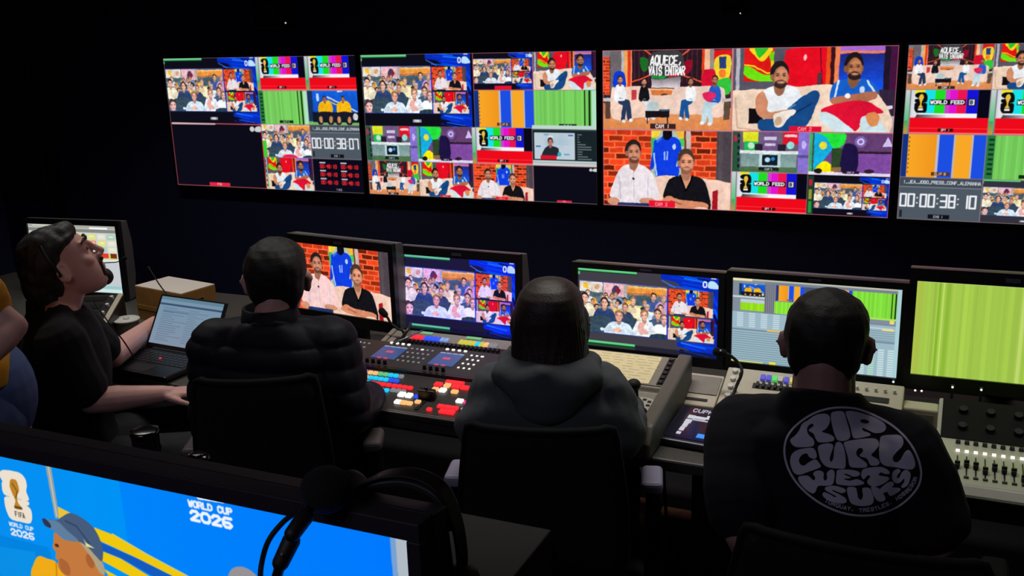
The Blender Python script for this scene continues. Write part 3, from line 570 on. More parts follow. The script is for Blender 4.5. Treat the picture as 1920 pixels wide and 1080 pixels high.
def pic_m2(c):
    pgm(c, label=False, bars2=True, bg=(26, 25, 44)); c.A[:] = np.clip(c.A*(.96, .92, 1.12)+(4, 2, 12), 0, 255)
def pic_m3(c): pgm(c, label=False, bars2=True, bg=(66, 62, 72))
def pic_ui(c):
    c.fill((130, 142, 154)); c.rect(0, 0, 1, .03, (190, 190, 170)); c.rect(0, .0, .12, .04, (236, 226, 170)); c.rect(.2, .03, 1, .07, (120, 130, 146)); players(c.sub(.04, .07, .2, .22)); c.rect(0, .215, .3, .235, (200, 214, 226)); c.rect(.2, .06, .27, .45, (104, 108, 122))
    for i in range(5): c.rect(.21+i*.012, .06, .214+i*.012, .45, (150, 150, 162))
    c.rect(.05, .25, .2, .29, (190, 206, 214)); greens(c.sub(.05, .29, .2, .38), (150, 226, 30), False, 3, False, False)
    for a, b in ((.27, .44), (.58, .72)): oranges(c.sub(a, .06, b, .24))
    c.rect(.44, .06, .58, .24, (70, 84, 110)); greens(c.sub(.26, .25, .5, .39), (140, 232, 60), False, 4, False, False); greens(c.sub(.72, .06, 1, .36), (134, 226, 64), True, 4, False, False); c.rect(.72, .34, 1, .36, (170, 230, 90)); c.rect(.94, .36, .965, .4, (236, 220, 110))
    c.rect(0, .4, 1, 1, (156, 184, 196)); rnd = random.Random(2)
    for i in range(7):
        for j in range(4): c.rect(.03+j*.075, .41+i*.025, .07+j*.075, .425+i*.025, (196, 216, 226))
    c.rect(0, .6, 1, .62, (120, 140, 156)); c.rect(.22, .59, .34, .61, (236, 190, 90)); c.rect(.9, .46, .97, .485, (236, 226, 120)); c.rect(.6, .4, 1, .42, (120, 136, 156)); c.rect(.6, .45, .96, .46, (206, 216, 226))
    for i in range(14):
        c.rect(0, .64+i*.026, .66, .65+i*.026, (120, 146, 160))
        if i > 1: 
            for j in range(5): c.rect(.72+j*.055, .64+i*.026, .755+j*.055, .656+i*.026, (200, 226, 226) if j != 2 else (176, 220, 190))
    for i in range(5): c.rect(.64, .48+i*.026, 1, .49+i*.026, (126, 150, 166))
    c.rect(.66, .66, .69, 1, (120, 150, 170)); c.rect(0, .985, .2, 1, (226, 226, 130)); c.rect(.975, .0, 1, 1, (170, 206, 214)); c.rect(.24, .97, .28, 1, (236, 226, 60))
def pic_green(c):
    rnd = random.Random(11); c.fill((164, 200, 76)); x = 0
    while x < 1:
        w = .003+.02*rnd.random(); k = .93+.12*rnd.random(); c.rect(x, 0, x+w, 1, (164*k, 200*k, 76*k)); x += w*1.2
    c.rect(0, 0, .04, 1, (190, 176, 70), .3); c.rect(.12, 0, .135, 1, (134, 180, 50)); c.rect(.145, 0, .15, 1, (206, 232, 120)); c.rect(.165, 0, .185, 1, (140, 186, 54)); c.rect(.56, 0, .58, 1, (190, 214, 110)); c.rect(.0, 0, 1, .012, (206, 214, 150))
def pic_left(c):
    c.fill((206, 208, 206)); c.rect(0, 0, 1, .05, (170, 170, 160)); c.rect(.05, .02, .3, .03, (236, 236, 226)); c.rect(.7, .03, .9, .07, (244, 246, 246)); c.rect(0, .06, 1, .11, (130, 136, 130)); rnd = random.Random(6)
    for i in range(4):
        for j in range(9):
            c.rect(.02+j*.108, .13+i*.095, .11+j*.108, .21+i*.095, rnd.choice(((206, 214, 90), (226, 226, 130), (190, 206, 80), (236, 150, 120), (170, 206, 190), (226, 226, 210)))); c.rect(.04+j*.108, .155+i*.095, .09+j*.108, .175+i*.095, (236, 240, 200))
    c.rect(.8, .41, .88, .48, (226, 60, 50)); c.rect(.9, .41, .97, .48, (120, 50, 20)); c.rect(0, .52, 1, 1, (196, 202, 206)); c.rect(0, .5, 1, .53, (226, 226, 226)); c.rect(0, .9, 1, .94, (150, 200, 200)); c.rect(0, .95, 1, 1, (206, 232, 230))
def pic_laptop(c):
    c.grad(0, 0, 1, 1, (126, 158, 180), (140, 156, 178)); c.rect(0, .0, 1, .07, (104, 138, 158)); c.rect(0, .14, 1, .18, (62, 84, 120)); rnd = random.Random(8)
    for i in range(16):
        w = .15+.3*rnd.random(); c.rect(.08, .23+i*.045, .08+w, .24+i*.045, (96, 120, 146)); c.rect(.5, .23+i*.045, .5+w*.7, .24+i*.045, (104, 126, 150))
    c.rect(.08, .3, .5, .315, (80, 110, 160))
def pic_front(c):
    c.grad(0, 0, 1, 1, (0, 142, 246), (0, 120, 255), False); c.grad(0, 0, .45, .5, (10, 140, 238), (0, 146, 246), False); c.rect(0, .3, .26, 1, (0, 120, 206), .5); c.poly([(0, .36), (.22, .33), (.26, 1), (0, 1)], (20, 160, 240), .4)
    W = (236, 224, 206)
    c.blob([(.167, .067), (.181, .058), (.214, .057), (.227, .072), (.229, .096), (.225, .118), (.227, .148), (.2, .15), (.177, .15), (.165, .142), (.165, .111), (.168, .1), (.164, .085)], W)
    c.blob([(.169, .153), (.2, .151), (.225, .152), (.226, .164), (.221, .168), (.229, .18), (.228, .209), (.22, .229), (.2, .232), (.174, .23), (.166, .209), (.164, .178)], W)
    c.blob([(.189, .09), (.197, .084), (.205, .089), (.207, .119), (.2, .14), (.199, .165), (.208, .185), (.187, .187), (.193, .159), (.188, .135), (.185, .112)], (190, 130, 40)); c.line([(.192, .1), (.202, .125), (.195, .15)], .004, (110, 70, 20)); c.rect(.188, .178, .207, .186, (90, 70, 40))
    c.text(.199, .207, .016, 'FIFA', (90, 80, 70), .22, .0062); c.text(.197, .248, .012, 'WORLD CUP', (226, 226, 236), .3, .0068); c.text(.198, .275, .02, '2026', (226, 226, 240), .34, .015)
    c.poly([(.283, -.01), (.297, -.01), (.297, .186), (.286, .189)], (150, 160, 160)); c.line([(.29, 0), (.291, .18)], .006, (190, 196, 190))
    c.poly([(.297, .146), (.326, .158), (.295, .189)], (232, 196, 60)); Y = (240, 200, 14)
    c.poly([(.376, .189), (.417, .199), (.491, .241), (.57, .279), (.7, .36), (.68, .39), (.541, .291), (.467, .26), (.387, .232)], Y); c.poly([(.39, .266), (.429, .276), (.488, .311), (.6, .39), (.52, .39), (.444, .328), (.384, .3)], Y); c.poly([(.384, .326), (.413, .34), (.5, .4), (.42, .4)], Y)
    c.poly([(.376, .232), (.467, .262), (.541, .293), (.62, .36), (.6, .37), (.5, .31), (.43, .274), (.38, .262)], (20, 90, 190)); c.line([(.417, .197), (.491, .239), (.57, .277), (.7, .357)], .004, (210, 210, 120))
    # man in a cap (seen in the picture)
    c.blob([(.19, .56), (.199, .424), (.209, .382), (.227, .342), (.25, .342), (.27, .346), (.29, .38), (.37, .37), (.4, .345), (.46, .4), (.5, .6)], (240, 172, 24)); c.line([(.27, .35), (.26, .46)], .006, (200, 130, 20))
    c.blob([(.279, .24), (.301, .258), (.337, .252), (.36, .275), (.385, .31), (.38, .36), (.345, .39), (.295, .391), (.274, .366), (.276, .338), (.27, .332), (.274, .31), (.268, .296), (.272, .275)], (196, 122, 62)); c.blob([(.28, .33), (.3, .34), (.3, .38), (.28, .375)], (170, 100, 54)); c.ell(.279, .285, .005, .006, (80, 44, 24)); c.ell(.355, .31, .01, .025, (170, 96, 50))
    c.blob([(.337, .252), (.356, .266), (.383, .304), (.384, .345), (.372, .34), (.36, .3)], (176, 160, 130))
    c.blob([(.256, .222), (.269, .199), (.289, .195), (.302, .18), (.326, .158), (.353, .167), (.374, .189), (.385, .22), (.389, .259), (.383, .301), (.37, .288), (.356, .266), (.343, .255), (.33, .252), (.302, .255), (.279, .235)], (70, 92, 124)); c.blob([(.253, .203), (.27, .199), (.292, .2), (.31, .222), (.334, .25), (.305, .257), (.279, .236), (.259, .224)], (96, 126, 158)); c.blob([(.253, .203), (.262, .2), (.272, .215), (.27, .228), (.257, .222)], (40, 54, 84))
    c.line([(.31, .19), (.335, .2), (.36, .25)], .005, (44, 62, 90)); c.poly([(.347, .236), (.351, .249), (.37, .262), (.351, .262)], (226, 226, 150))
    c.poly([(.597, -.01), (.682, -.01), (.678, .004), (.665, .016), (.615, .02)], (236, 240, 246)); c.text(.638, .0385, .018, 'WORLD CUP', (236, 240, 250), .34, .0098); c.text(.639, .075, .028, '2026', (240, 244, 252), .36, .0215)
    c.blob([(.655, .26), (.665, .222), (.684, .205), (.705, .21), (.722, .24), (.725, .3), (.66, .3)], (150, 146, 150)); c.blob([(.66, .28), (.67, .25), (.71, .25), (.72, .4), (.66, .4)], (196, 130, 90))
    c.rect(.972, 0, 1, 1, (176, 186, 196)); c.poly([(.965, 0), (.974, 0), (.98, 1), (.97, 1)], (120, 160, 210))
def picmat():
    if 'screen picture' in MATS: return MATS['screen picture']
    mt = bpy.data.materials.new('screen picture'); mt.use_nodes = True; nt = mt.node_tree; nt.nodes.clear()
    o = nt.nodes.new('ShaderNodeOutputMaterial'); e = nt.nodes.new('ShaderNodeEmission'); a = nt.nodes.new('ShaderNodeAttribute'); a.attribute_name = 'picture'
    nt.links.new(a.outputs['Color'], e.inputs['Color']); e.inputs['Strength'].default_value = 1.0; nt.links.new(e.outputs[0], o.inputs['Surface'])
    try: mt.cycles.emission_sampling = 'NONE'
    except Exception: pass
    MATS['screen picture'] = mt; return mt
def picture(name, fn, w, h, nx, parent, xf=None, ny=None, gain=1.0, soft=1):
    """an emissive display: a fine grid whose cells carry the picture's colours"""
    ny = ny or int(round(nx*h/w)); cv = Cv(nx*2, ny*2); fn(cv); A = cv.A
    for _ in range(soft):
        P = np.pad(A, ((1, 1), (1, 1), (0, 0)), 'edge'); A = (P[:-2, 1:-1]+P[2:, 1:-1]+P[1:-1, :-2]+P[1:-1, 2:]+2*P[1:-1, 1:-1])/6
    A = A.reshape(ny, 2, nx, 2, 3).mean((1, 3))/255.0; A = np.clip(A, 0, 1)
    A = np.where(A <= .04045, A/12.92, ((A+.055)/1.055)**2.4)*gain
    X, Z = np.meshgrid(np.linspace(-w/2, w/2, nx), np.linspace(h/2, -h/2, ny))
    co = np.stack([X, np.zeros_like(X), Z], -1).reshape(-1, 3)
    if xf is not None:
        M = np.array(xf); co = co@M[:3, :3].T+M[:3, 3]
    idx = np.arange(nx*ny).reshape(ny, nx)
    q = np.stack([idx[1:, :-1], idx[1:, 1:], idx[:-1, 1:], idx[:-1, :-1]], -1).reshape(-1, 4)
    me = bpy.data.meshes.new(name); me.vertices.add(len(co)); me.vertices.foreach_set('co', co.astype(np.float32).ravel())
    me.loops.add(q.size); me.loops.foreach_set('vertex_index', q.astype(np.int32).ravel()); me.polygons.add(len(q)); me.polygons.foreach_set('loop_start', np.arange(0, q.size, 4, dtype=np.int32))
    me.update(calc_edges=True)
    at = me.color_attributes.new('picture', 'FLOAT_COLOR', 'POINT')
    at.data.foreach_set('color', np.concatenate([A.reshape(-1, 3), np.ones((nx*ny, 1))], 1).astype(np.float32).ravel())
    me.materials.append(picmat()); o = bpy.data.objects.new(name, me); COL.objects.link(o); o.parent = parent
    return o
# ------------------------------------------------------------------ view-ray helpers (turn a sighting into a point of the room)
def ray(px, py): return CR*((px-960)/FPX)+CU*(-(py-540)/FPX)+CF
O = Vector((0, 0, EYE))
def at_d(px, py, d): return ray(px, py)*d+O
def at_y(px, py, y): r = ray(px, py); return r*(y/r.y)+O
def at_z(px, py, z): r = ray(px, py); return r*((z-EYE)/r.z)+O
def to_loc(root, p):
    rz = root.rotation_euler.z; v = Vector(p)-root.location
    return Matrix.Rotation(-rz, 3, 'Z') @ v

# ------------------------------------------------------------------ materials
M_wall = mat('dark painted wall', (22, 27, 66), .75, bump=.15, bscale=60, vary=.15)
M_wall2 = mat('dark side wall', (62, 66, 112), .8, bump=.15, bscale=40, vary=.15)
M_ceil = mat('black ceiling', (16, 16, 20), .9)
M_floor = mat('dark carpet', (20, 20, 26), .95, bump=.4, bscale=300, vary=.3)
M_black = mat('black plastic', (14, 14, 18), .38, bump=.05, bscale=600)
M_blackm = mat('matt black plastic', (12, 12, 16), .6)
M_dkg = mat('dark grey plastic', (34, 33, 36), .42)
M_frame = mat('charcoal monitor shell', (92, 90, 94), .45)
M_desk = mat('grey-brown desk laminate', (74, 72, 68), .5, bump=.05, bscale=80, vary=.1)
M_deskd = mat('black desk panel', (16, 16, 20), .6)
M_beige = mat('beige painted metal', (196, 188, 168), .5, vary=.05, bscale=30)
M_grey = mat('warm grey painted metal', (136, 131, 120), .48, vary=.06, bscale=40)
M_gloss = mat('charcoal console metal', (58, 56, 54), .35)
M_paper = mat('cream paper', (236, 222, 176), .8, vary=.04, bscale=50)
M_white = mat('white plastic', (220, 220, 216), .4)
M_steel = mat('brushed steel', (150, 150, 155), .3, metal=.9)
M_card = mat('brown cardboard', (190, 138, 72), .85, vary=.1, bscale=25, bump=.1)
M_cardw = mat('white carton top', (226, 218, 210), .8, vary=.04)
M_rubber = mat('black rubber', (9, 9, 11), .7)
M_cframe = mat('black chair frame', (8, 9, 16), .8, spec=.2)
M_foam = mat('black foam', (9, 9, 11), 1.0, bump=.9, bscale=900)
M_lgrey = mat('light grey plastic', (150, 146, 172), .5)
M_chair = mat('black chair fabric', (7, 8, 16), .95, bump=.5, bscale=500, vary=.3)
def glow(name, c, s=1.0): return mat('lit '+name, tuple(x*.3 for x in c), .4, emit=c, estr=s)
G_red, G_cy, G_blue, G_vio = glow('red', (255, 40, 50)), glow('cyan', (20, 200, 250)), glow('blue', (40, 80, 240)), glow('violet', (190, 110, 220))
G_am, G_wh, G_gr, G_yel, G_mag = glow('amber', (255, 190, 120)), glow('white', (255, 244, 232), 1.2), glow('green', (110, 210, 140), .8), glow('yellow', (220, 210, 70), .8), glow('magenta', (240, 60, 150))
G_dim = glow('dim white', (150, 150, 156), .7)

# ------------------------------------------------------------------ room shell
def struct(name, bm, m): return tag(obj(name, bm, m), kind='structure')
WY = 4.32; XL, XR, YB = -5.45, 2.6, -1.6
struct('floor', bb(BM(), XL, XR, YB, WY, -.1, 0), M_floor)
struct('ceiling', bb(BM(), XL, XR, YB, WY, CEIL, CEIL+.1), M_ceil)
struct('wall_back', bb(BM(), XL-.1, XR+.1, WY, WY+.1, -.1, CEIL+.1), M_wall)
struct('wall_left', bb(BM(), XL-.1, XL, YB, WY, -.1, CEIL+.1), M_wall2)
struct('wall_right', bb(BM(), XR, XR+.1, YB, WY, -.1, CEIL+.1), M_wall2)
struct('wall_front', bb(BM(), XL-.1, XR+.1, YB-.1, YB, -.1, CEIL+.1), M_wall2)
struct('baseboard_back', bb(BM(), XL, XR, WY-.018, WY, 0, .09), M_blackm)
struct('baseboard_left', bb(BM(), XL, XL+.018, YB, WY-.018, 0, .09), M_blackm)
struct('trim_1', bb(BM(), -4.98, -4.93, WY-.03, WY, .09, CEIL), M_blackm)
# tall dark panel at the left of the wall
pn = empty('dark_wall_panel', (-5.2, WY, .95), 0, 'tall dark panel on the back wall, left of the screens', 'acoustic panel')
obj('panel_face', bb(BM(), -.2, .2, -.06, -.012, 0, .95), M_blackm, pn, bevel=.012)
obj('backing_frame', bb(BM(), -.215, .215, -.012, 0, -.015, .965), M_deskd, pn)
# unseen panels added to carry the fill lights
G_pan = glow('fill diffuser', (120, 112, 100), .35)
for i, (x, y, w, h) in enumerate([(a, b, 1.2, .3) for a, b in FILL_PANELS]+[(-1.2, -.6, 1.2, .6)]):
    t = empty('added_fill_panel', (x, y, CEIL), 0, ['added ceiling fill light above the left end of the desk', 'added ceiling fill light above the middle of the desk', 'added ceiling fill light above the right end of the desk', 'added ceiling fill light over the rear of the room'][i], 'ceiling light', 'added fill lights')
    b = BM()
    bb(b, -w/2-.02, w/2+.02, -h/2-.02, -h/2, -.03, 0); bb(b, -w/2-.02, w/2+.02, h/2, h/2+.02, -.03, 0); bb(b, -w/2-.02, -w/2, -h/2, h/2, -.03, 0); bb(b, w/2, w/2+.02, -h/2, h/2, -.03, 0)
    obj('frame', b, M_white, t); obj('diffuser', bb(BM(), -w/2, w/2, -h/2, h/2, -.012, 0), G_pan, t)

# ------------------------------------------------------------------ wall screens
TW, TH = 1.2176, .6849; TY = 4.255; TZ = EYE-.137-TH/2
tvx = [-3.964, -3.964+TW+.031, -3.964+2*TW+.061, -3.964+3*TW+.096]
TVL = ['far left wall screen with a big black lower tile and a timecode clock', 'second wall screen from the left, many small tiles and the audience upper left', 'large wall screen with talk-show sofas above and a brick-wall duo below, third from left', 'wall screen cut off by the right edge, colour bars and timecode at its left']
for i, (x0, f, n) in enumerate(zip(tvx, (pic_tv1, pic_tv2, pic_tv3, pic_tv4), (420, 500, 600, 620))):
    t = empty('wall_screen', (x0+TW/2, TY, TZ), 0, TVL[i], 'screen', 'wall screens')
    b = BM(); z = .011
    for a in ((-TW/2-z, TW/2+z, TH/2, TH/2+z), (-TW/2-z, TW/2+z, -TH/2-z, -TH/2), (-TW/2-z, -TW/2, -TH/2, TH/2), (TW/2, TW/2+z, -TH/2, TH/2)):
        bb(b, a[0], a[1], -.006, .035, a[2], a[3])
    obj('bezel', b, M_black, t)
    obj('back_housing', bb(BM(), -TW/2-.004, TW/2+.004, .006, .04, -TH/2-.004, TH/2+.004), M_blackm, t)
    b = BM(); bb(b, -.25, .25, .04, .064, -.2, .2); obj('wall_mount', b, M_dkg, t)
    picture('display', f, TW, TH, n, t)
# small units on the wall above the screens, each with one pinpoint light
M_case = mat('black speaker case', (7, 7, 12), .8, spec=.2)
for i, (x, z, s, lb) in enumerate(((-3.2, 1.96, 1.0, 'small black wall speaker with a white pinpoint light, above the left-most screens'), (-.90, 1.935, .55, 'tiny black wall sensor with a faint pinpoint light, above the sofa picture'))):
    t = empty('wall_speaker' if i == 0 else 'wall_sensor', (x, WY, z), 0, lb, 'speaker' if i == 0 else 'sensor')
    w = .085*s
    obj('case', bb(BM(), -w, w, -.14*s, -.02, -w*.9, w*1.3), M_case, t, bevel=.012*s)
    b = BM(); cyl(b, (0, -.146*s, .2*w), (0, -.139*s, .2*w), w*.7); obj('grille', b, M_rubber, t, smooth=True)
    obj('bracket', bb(BM(), -.02, .02, -.03, 0, -.03, .03), M_dkg, t)
    lp = at_y(535 if i == 0 else 1388, 43 if i == 0 else 25, WY-.148*s)
    b = BM(); ball(b, (lp.x-x, -.146*s, lp.z-z), .0042 if i == 0 else .003, nu=10, nv=6); obj('status_light', b, glow('pin', (210, 210, 200) if i == 0 else (110, 110, 120), 1.0), t)

# ------------------------------------------------------------------ long console desk
DZ = .74
dk = empty('console_desk', (-1.3, 2.85, 0), 0, 'long dark control-room desk carrying all the monitors and consoles', 'desk')
def W2(bm):  # world coords -> desk-local
    bmesh.ops.translate(bm, verts=bm.verts, vec=(1.3, -2.85, 0)); return bm
b = BM(); pts = [(-4.3, 2.42), (-1.95, 2.38), (1.55, 2.38), (1.55, 3.4), (-4.3, 3.4)]
lo = [b.verts.new((x, y, DZ-.035)) for x, y in pts]; up = [b.verts.new((x, y, DZ)) for x, y in pts]
b.faces.new(lo[::-1]); b.faces.new(up)
for i in range(5): b.faces.new([lo[i], lo[(i+1) % 5], up[(i+1) % 5], up[i]])
obj('worktop', W2(b), M_desk, dk, bevel=.006)
for x in (-4.2, -2.2, -.62, 1.45):
    obj('leg_panel', W2(bb(BM(), x-.02, x+.02, 2.62, 3.36, 0, DZ-.035)), M_deskd, dk, bevel=.003)
obj('modesty_panel', W2(bb(BM(), -4.2, 1.45, 3.3, 3.32, .3, DZ-.035)), M_deskd, dk)
obj('cable_tray', W2(bb(BM(), -4.1, 1.4, 3.12, 3.26, .45, .47)), M_dkg, dk)
obj('monitor_rail', W2(bb(BM(), -2.25, .6, 3.12, 3.16, DZ, DZ+.045)), M_blackm, dk, bevel=.004)
# tan boards leaning low at the back, seen between the chairs
_q = at_y(667, 850, 3.16)
for i, (x0, x1, z0, z1, lb) in enumerate(((_q.x-.05, _q.x+.05, 0, _q.z, 'tan board low under the desk, far left behind the puffer jacket person'), (-.985, -.925, .06, .175, 'narrow tan board low under the desk, left of the wider one'), (-.89, -.71, .02, .155, 'wider tan board low under the desk behind the hanging cable'))):
    t = empty('cardboard_carton', ((x0+x1)/2, 3.16, 0), 0, lb, 'carton')
    w = x1-x0
    obj('carton_body', bb(BM(), -w/2, w/2, -.06, .06, 0, z1), mat('dull tan board', (236, 196, 142), .85, vary=.15, bscale=20), t, bevel=.004)
    obj('tape_strip', bb(BM(), -.012, .012, -.0615, -.0603, 0, z1), M_card, t)
def cable(name, pts, r, m, label, cat='cable', **k):
    o = obj(name, tube(BM(), pts, r, 8), m, None, True); return tag(o, label, cat, **k)
cable('cable', [(-.842, 3.05, .705), (-.85, 3.06, .5), (-.835, 3.05, .25), (-.81, 3.04, .1), (-.7, 3.02, .012)], .006, M_rubber, 'black cable hanging under the desk in front of the tan boards')

# ------------------------------------------------------------------ desk monitors
def monitor(lb, c, yaw, tilt, w, h, fn, n, bz=.02, top=.022, bot=.035, dep=.05, group='desk monitors', shell=None, gain=1.0, stand=True, logo=True):
    c = Vector(c); shell = shell or M_frame; base = Vector((c.x, c.y, DZ))
    t = empty('desk_monitor', base, yaw, lb, 'monitor', group)
    hz = c.z-DZ; X = Matrix.Translation((0, 0, hz)) @ Matrix.Rotation(-tilt, 4, 'X')
    def tr(bm): bmesh.ops.transform(bm, matrix=X, verts=bm.verts); return bm
    b = BM()
    for a in ((-w/2-bz, w/2+bz, h/2, h/2+top), (-w/2-bz, w/2+bz, -h/2-bot, -h/2), (-w/2-bz, -w/2, -h/2, h/2), (w/2, w/2+bz, -h/2, h/2)): bb(b, a[0], a[1], -.008, .012, a[2], a[3])
    obj('bezel', tr(b), M_black, t)
    b = BM(); prism(b, [(.012, -h/2-bot), (.012, h/2+top), (dep, h/2+top-.004), (dep+.02, h/4), (dep+.02, -h/4), (dep, -h/2-bot+.01)], -w/2-bz, w/2+bz)
    obj('shell', tr(b), shell, t, bevel=.003)
    obj('screen_backing', tr(bb(BM(), -w/2, w/2, .0015, .012, -h/2, h/2)), M_blackm, t)
    picture('display', fn, w, h, n, t, X, gain=gain)
    if logo: obj('maker_plate', tr(bb(BM(), -.018, .018, -.0095, -.008, h/2+top*.3, h/2+top*.62)), mat('faint silver print', (60, 62, 84), .5), t)
    if stand:
        obj('stand_neck', bb(BM(), -.035, .035, dep+.012, dep+.045, .012, hz), M_black, t, bevel=.004)
        b = BM(); lathe(b, [(.0, 0), (.115, 0), (.115, .008), (.1, .013), (0, .013)], (0, dep+.03, 0)); obj('stand_base', b, M_black, t, smooth=False)
    return t
monitor('office monitor behind the looking-up man, pale page with coloured cells', (-3.544, 3.119, .926), math.radians(6.8), .02, .47, .30, pic_left, 300, logo=False)
monitor('desk monitor showing the blue football jersey and brick wall, left of the central pair', (-1.975, 2.872, 1.006), math.radians(-7), .0, .443, .25, pic_duo, 320, .02, .03, .04)
monitor('desk monitor on indigo background with the audience picture, left of the long-haired person', (-1.52, 2.89, .983), math.radians(-1.5), .06, .435, .262, pic_m2, 320, .018, .03, .03)
monitor('desk monitor on grey background with the audience picture, right of the long-haired person', (-.862, 2.9, .984), math.radians(-.8), .02, .455, .256, pic_m3, 330, .02, .018, .028)
monitor('desk monitor with pale blue data tables, behind the printed T-shirt person', (-.355, 2.9, .987), 0, -.02, .474, .266, pic_ui, 380, .018, .02, .03)
pl = at_y(1714, 611, 2.9)
monitor('desk monitor filled with lime green stripes at the right edge', (pl.x+.237, 2.905, pl.z-.004), math.radians(1.5), .03, .474, .272, pic_green, 360, .02, .036, .04)

# ------------------------------------------------------------------ consoles on the desk
def P3(o, u, v): return o+u+v
class Slope:
    """a tilted rectangular face: corner o (front left), ux along, uy up-slope"""
    def __init__(s, o, ux, uy):
        s.o, s.ux, s.uy = Vector(o), Vector(ux), Vector(uy); s.n = s.ux.cross(s.uy).normalized()
        s.R = Matrix((s.ux.normalized(), s.uy.normalized(), s.n)).transposed()
    def p(s, u, v, h=0): return s.o+s.ux*u+s.uy*v+s.n*h
    def key(s, bm, u, v, w, d, h=.004): return box(bm, s.p(u, v, h/2), (w, d, h), s.R)
def keys(name, sl, parent, m, us, vs, w, d, h=.004, bev=0):
    for v in vs:
        for u in us: obj(name, sl.key(BM(), u, v, w, d, h), m, parent)
def frange(a, b, n): return [a+(b-a)*i/(n-1) for i in range(n)] if n > 1 else [a]
def keystrip(name, sl, parent, m, us, vs, w, d, h=.004):
    b = BM()
    for v in vs:
        for u in us: sl.key(b, u, v, w, d, h)
    return obj(name, b, m, parent)

# 1. vision mixer in front of the man in the puffer jacket
sw = empty('vision_mixer', (-1.5, 2.53, DZ), 0, 'wide charcoal vision mixer with glowing red, cyan and violet keys', 'vision mixer')
def L(x, y, z): return Vector((x+1.5, y-2.53, z-DZ))
b = BM(); x0, x1 = -1.93, -1.10
prof = [(2.32, .742), (2.32, .795), (2.53, .826), (2.545, .832), (2.73, .850), (2.73, .742)]
prism(b, [(y-2.53, z-DZ) for y, z in prof], x0+1.5, x1+1.5)
obj('chassis', b, M_gloss, sw, bevel=.003)
lo = Slope(L(x0, 2.32, .7955), (x1-x0, 0, 0), (0, .21, .031)); hi = Slope(L(x0, 2.545, .8325), (x1-x0, 0, 0), (0, .185, .018))
WSW = x1-x0
def ux(x): return (x-x0)/WSW
obj('upper_panel', hi.key(BM(), .5, .5, WSW-.01, .18, .002), mat('dark keypad panel', (44, 43, 42), .5), sw)
obj('divider_bar', box(BM(), L(-1.515, 2.537, .832), (WSW, .012, .008)), M_black, sw)
# two small touch panels with knobs under and above
for cx in (-1.655, -1.445):
    s = obj('menu_screen', hi.key(BM(), ux(cx), .52, .088, .085, .004), mat('menu glass', (40, 60, 110), .3, emit=(52, 74, 122), estr=.8), sw)
    b = BM()
    for k in range(4): hi.key(b, ux(cx-.033+k*.022), .93, .009, .007, .006)
    obj('top_keys', b, G_wh, sw)
    b = BM()
    for k in range(4): hi.key(b, ux(cx-.033+k*.022), .77, .018, .006, .005)
    obj('menu_bar', b, mat('menu bar', (120, 130, 170), .4, emit=(140, 150, 190), estr=.7), s)
    b = BM(); hi.key(b, ux(cx), .56, .026, .014, .005); obj('menu_icon', b, mat('menu red', (150, 60, 90), .4, emit=(190, 70, 100), estr=.8), s)
    for q in (-.012, .012): obj('menu_icon', hi.key(BM(), ux(cx+q), .3, .014, .006, .005), MATS['menu red'], s)
    for k in range(4):
        b = BM(); p = hi.p(ux(cx-.034+k*.022), .1); cyl(b, p, p+hi.n*.016, .0065, .0055, 14); obj('knob', b, M_black, sw, smooth=False)
for cx, nx in ((-1.795, 5), (-1.553, 5), (-1.335, 3), (-1.2, 4)):
    for k in range(nx):
        for j in range(4):
            obj('key', hi.key(BM(), ux(cx-.044+k*.019), .3+j*.17, .009 if j == 3 and k == 2 else .006, .007, .004), G_wh if (j == 3 and k == 2) or (cx == -1.335) else G_dim, sw)
def bank(xs, y0f, m, w=.014, d=.013, h=.007):
    for x in xs: obj('key', lo.key(BM(), ux(x), y0f, w, d, h), m, sw)
rows = [(.88, [(-1.715, -1.53, 11, [G_vio, G_vio, G_am, G_gr, G_cy, G_dim])]), (.74, [(-1.715, -1.53, 11, [G_vio, G_am, G_cy, G_cy, G_blue])]), (.6, [(-1.715, -1.54, 10, [G_vio, G_am, G_cy, G_red, G_red])]), (.45, [(-1.71, -1.53, 10, [G_cy])]), (.33, [(-1.71, -1.53, 10, [G_cy, G_blue])]), (.19, [(-1.71, -1.545, 9, [G_mag, G_red, G_red, G_vio])])]
for v, segs in rows:
    for a, bb_, n, cs in segs:
        for i, x in enumerate(frange(a, bb_, n)): bank([x], v, cs[int(i*len(cs)/n)])
bank(frange(-1.52, -1.465, 4), .6, G_red); bank(frange(-1.51, -1.475, 3), .48, G_dim)
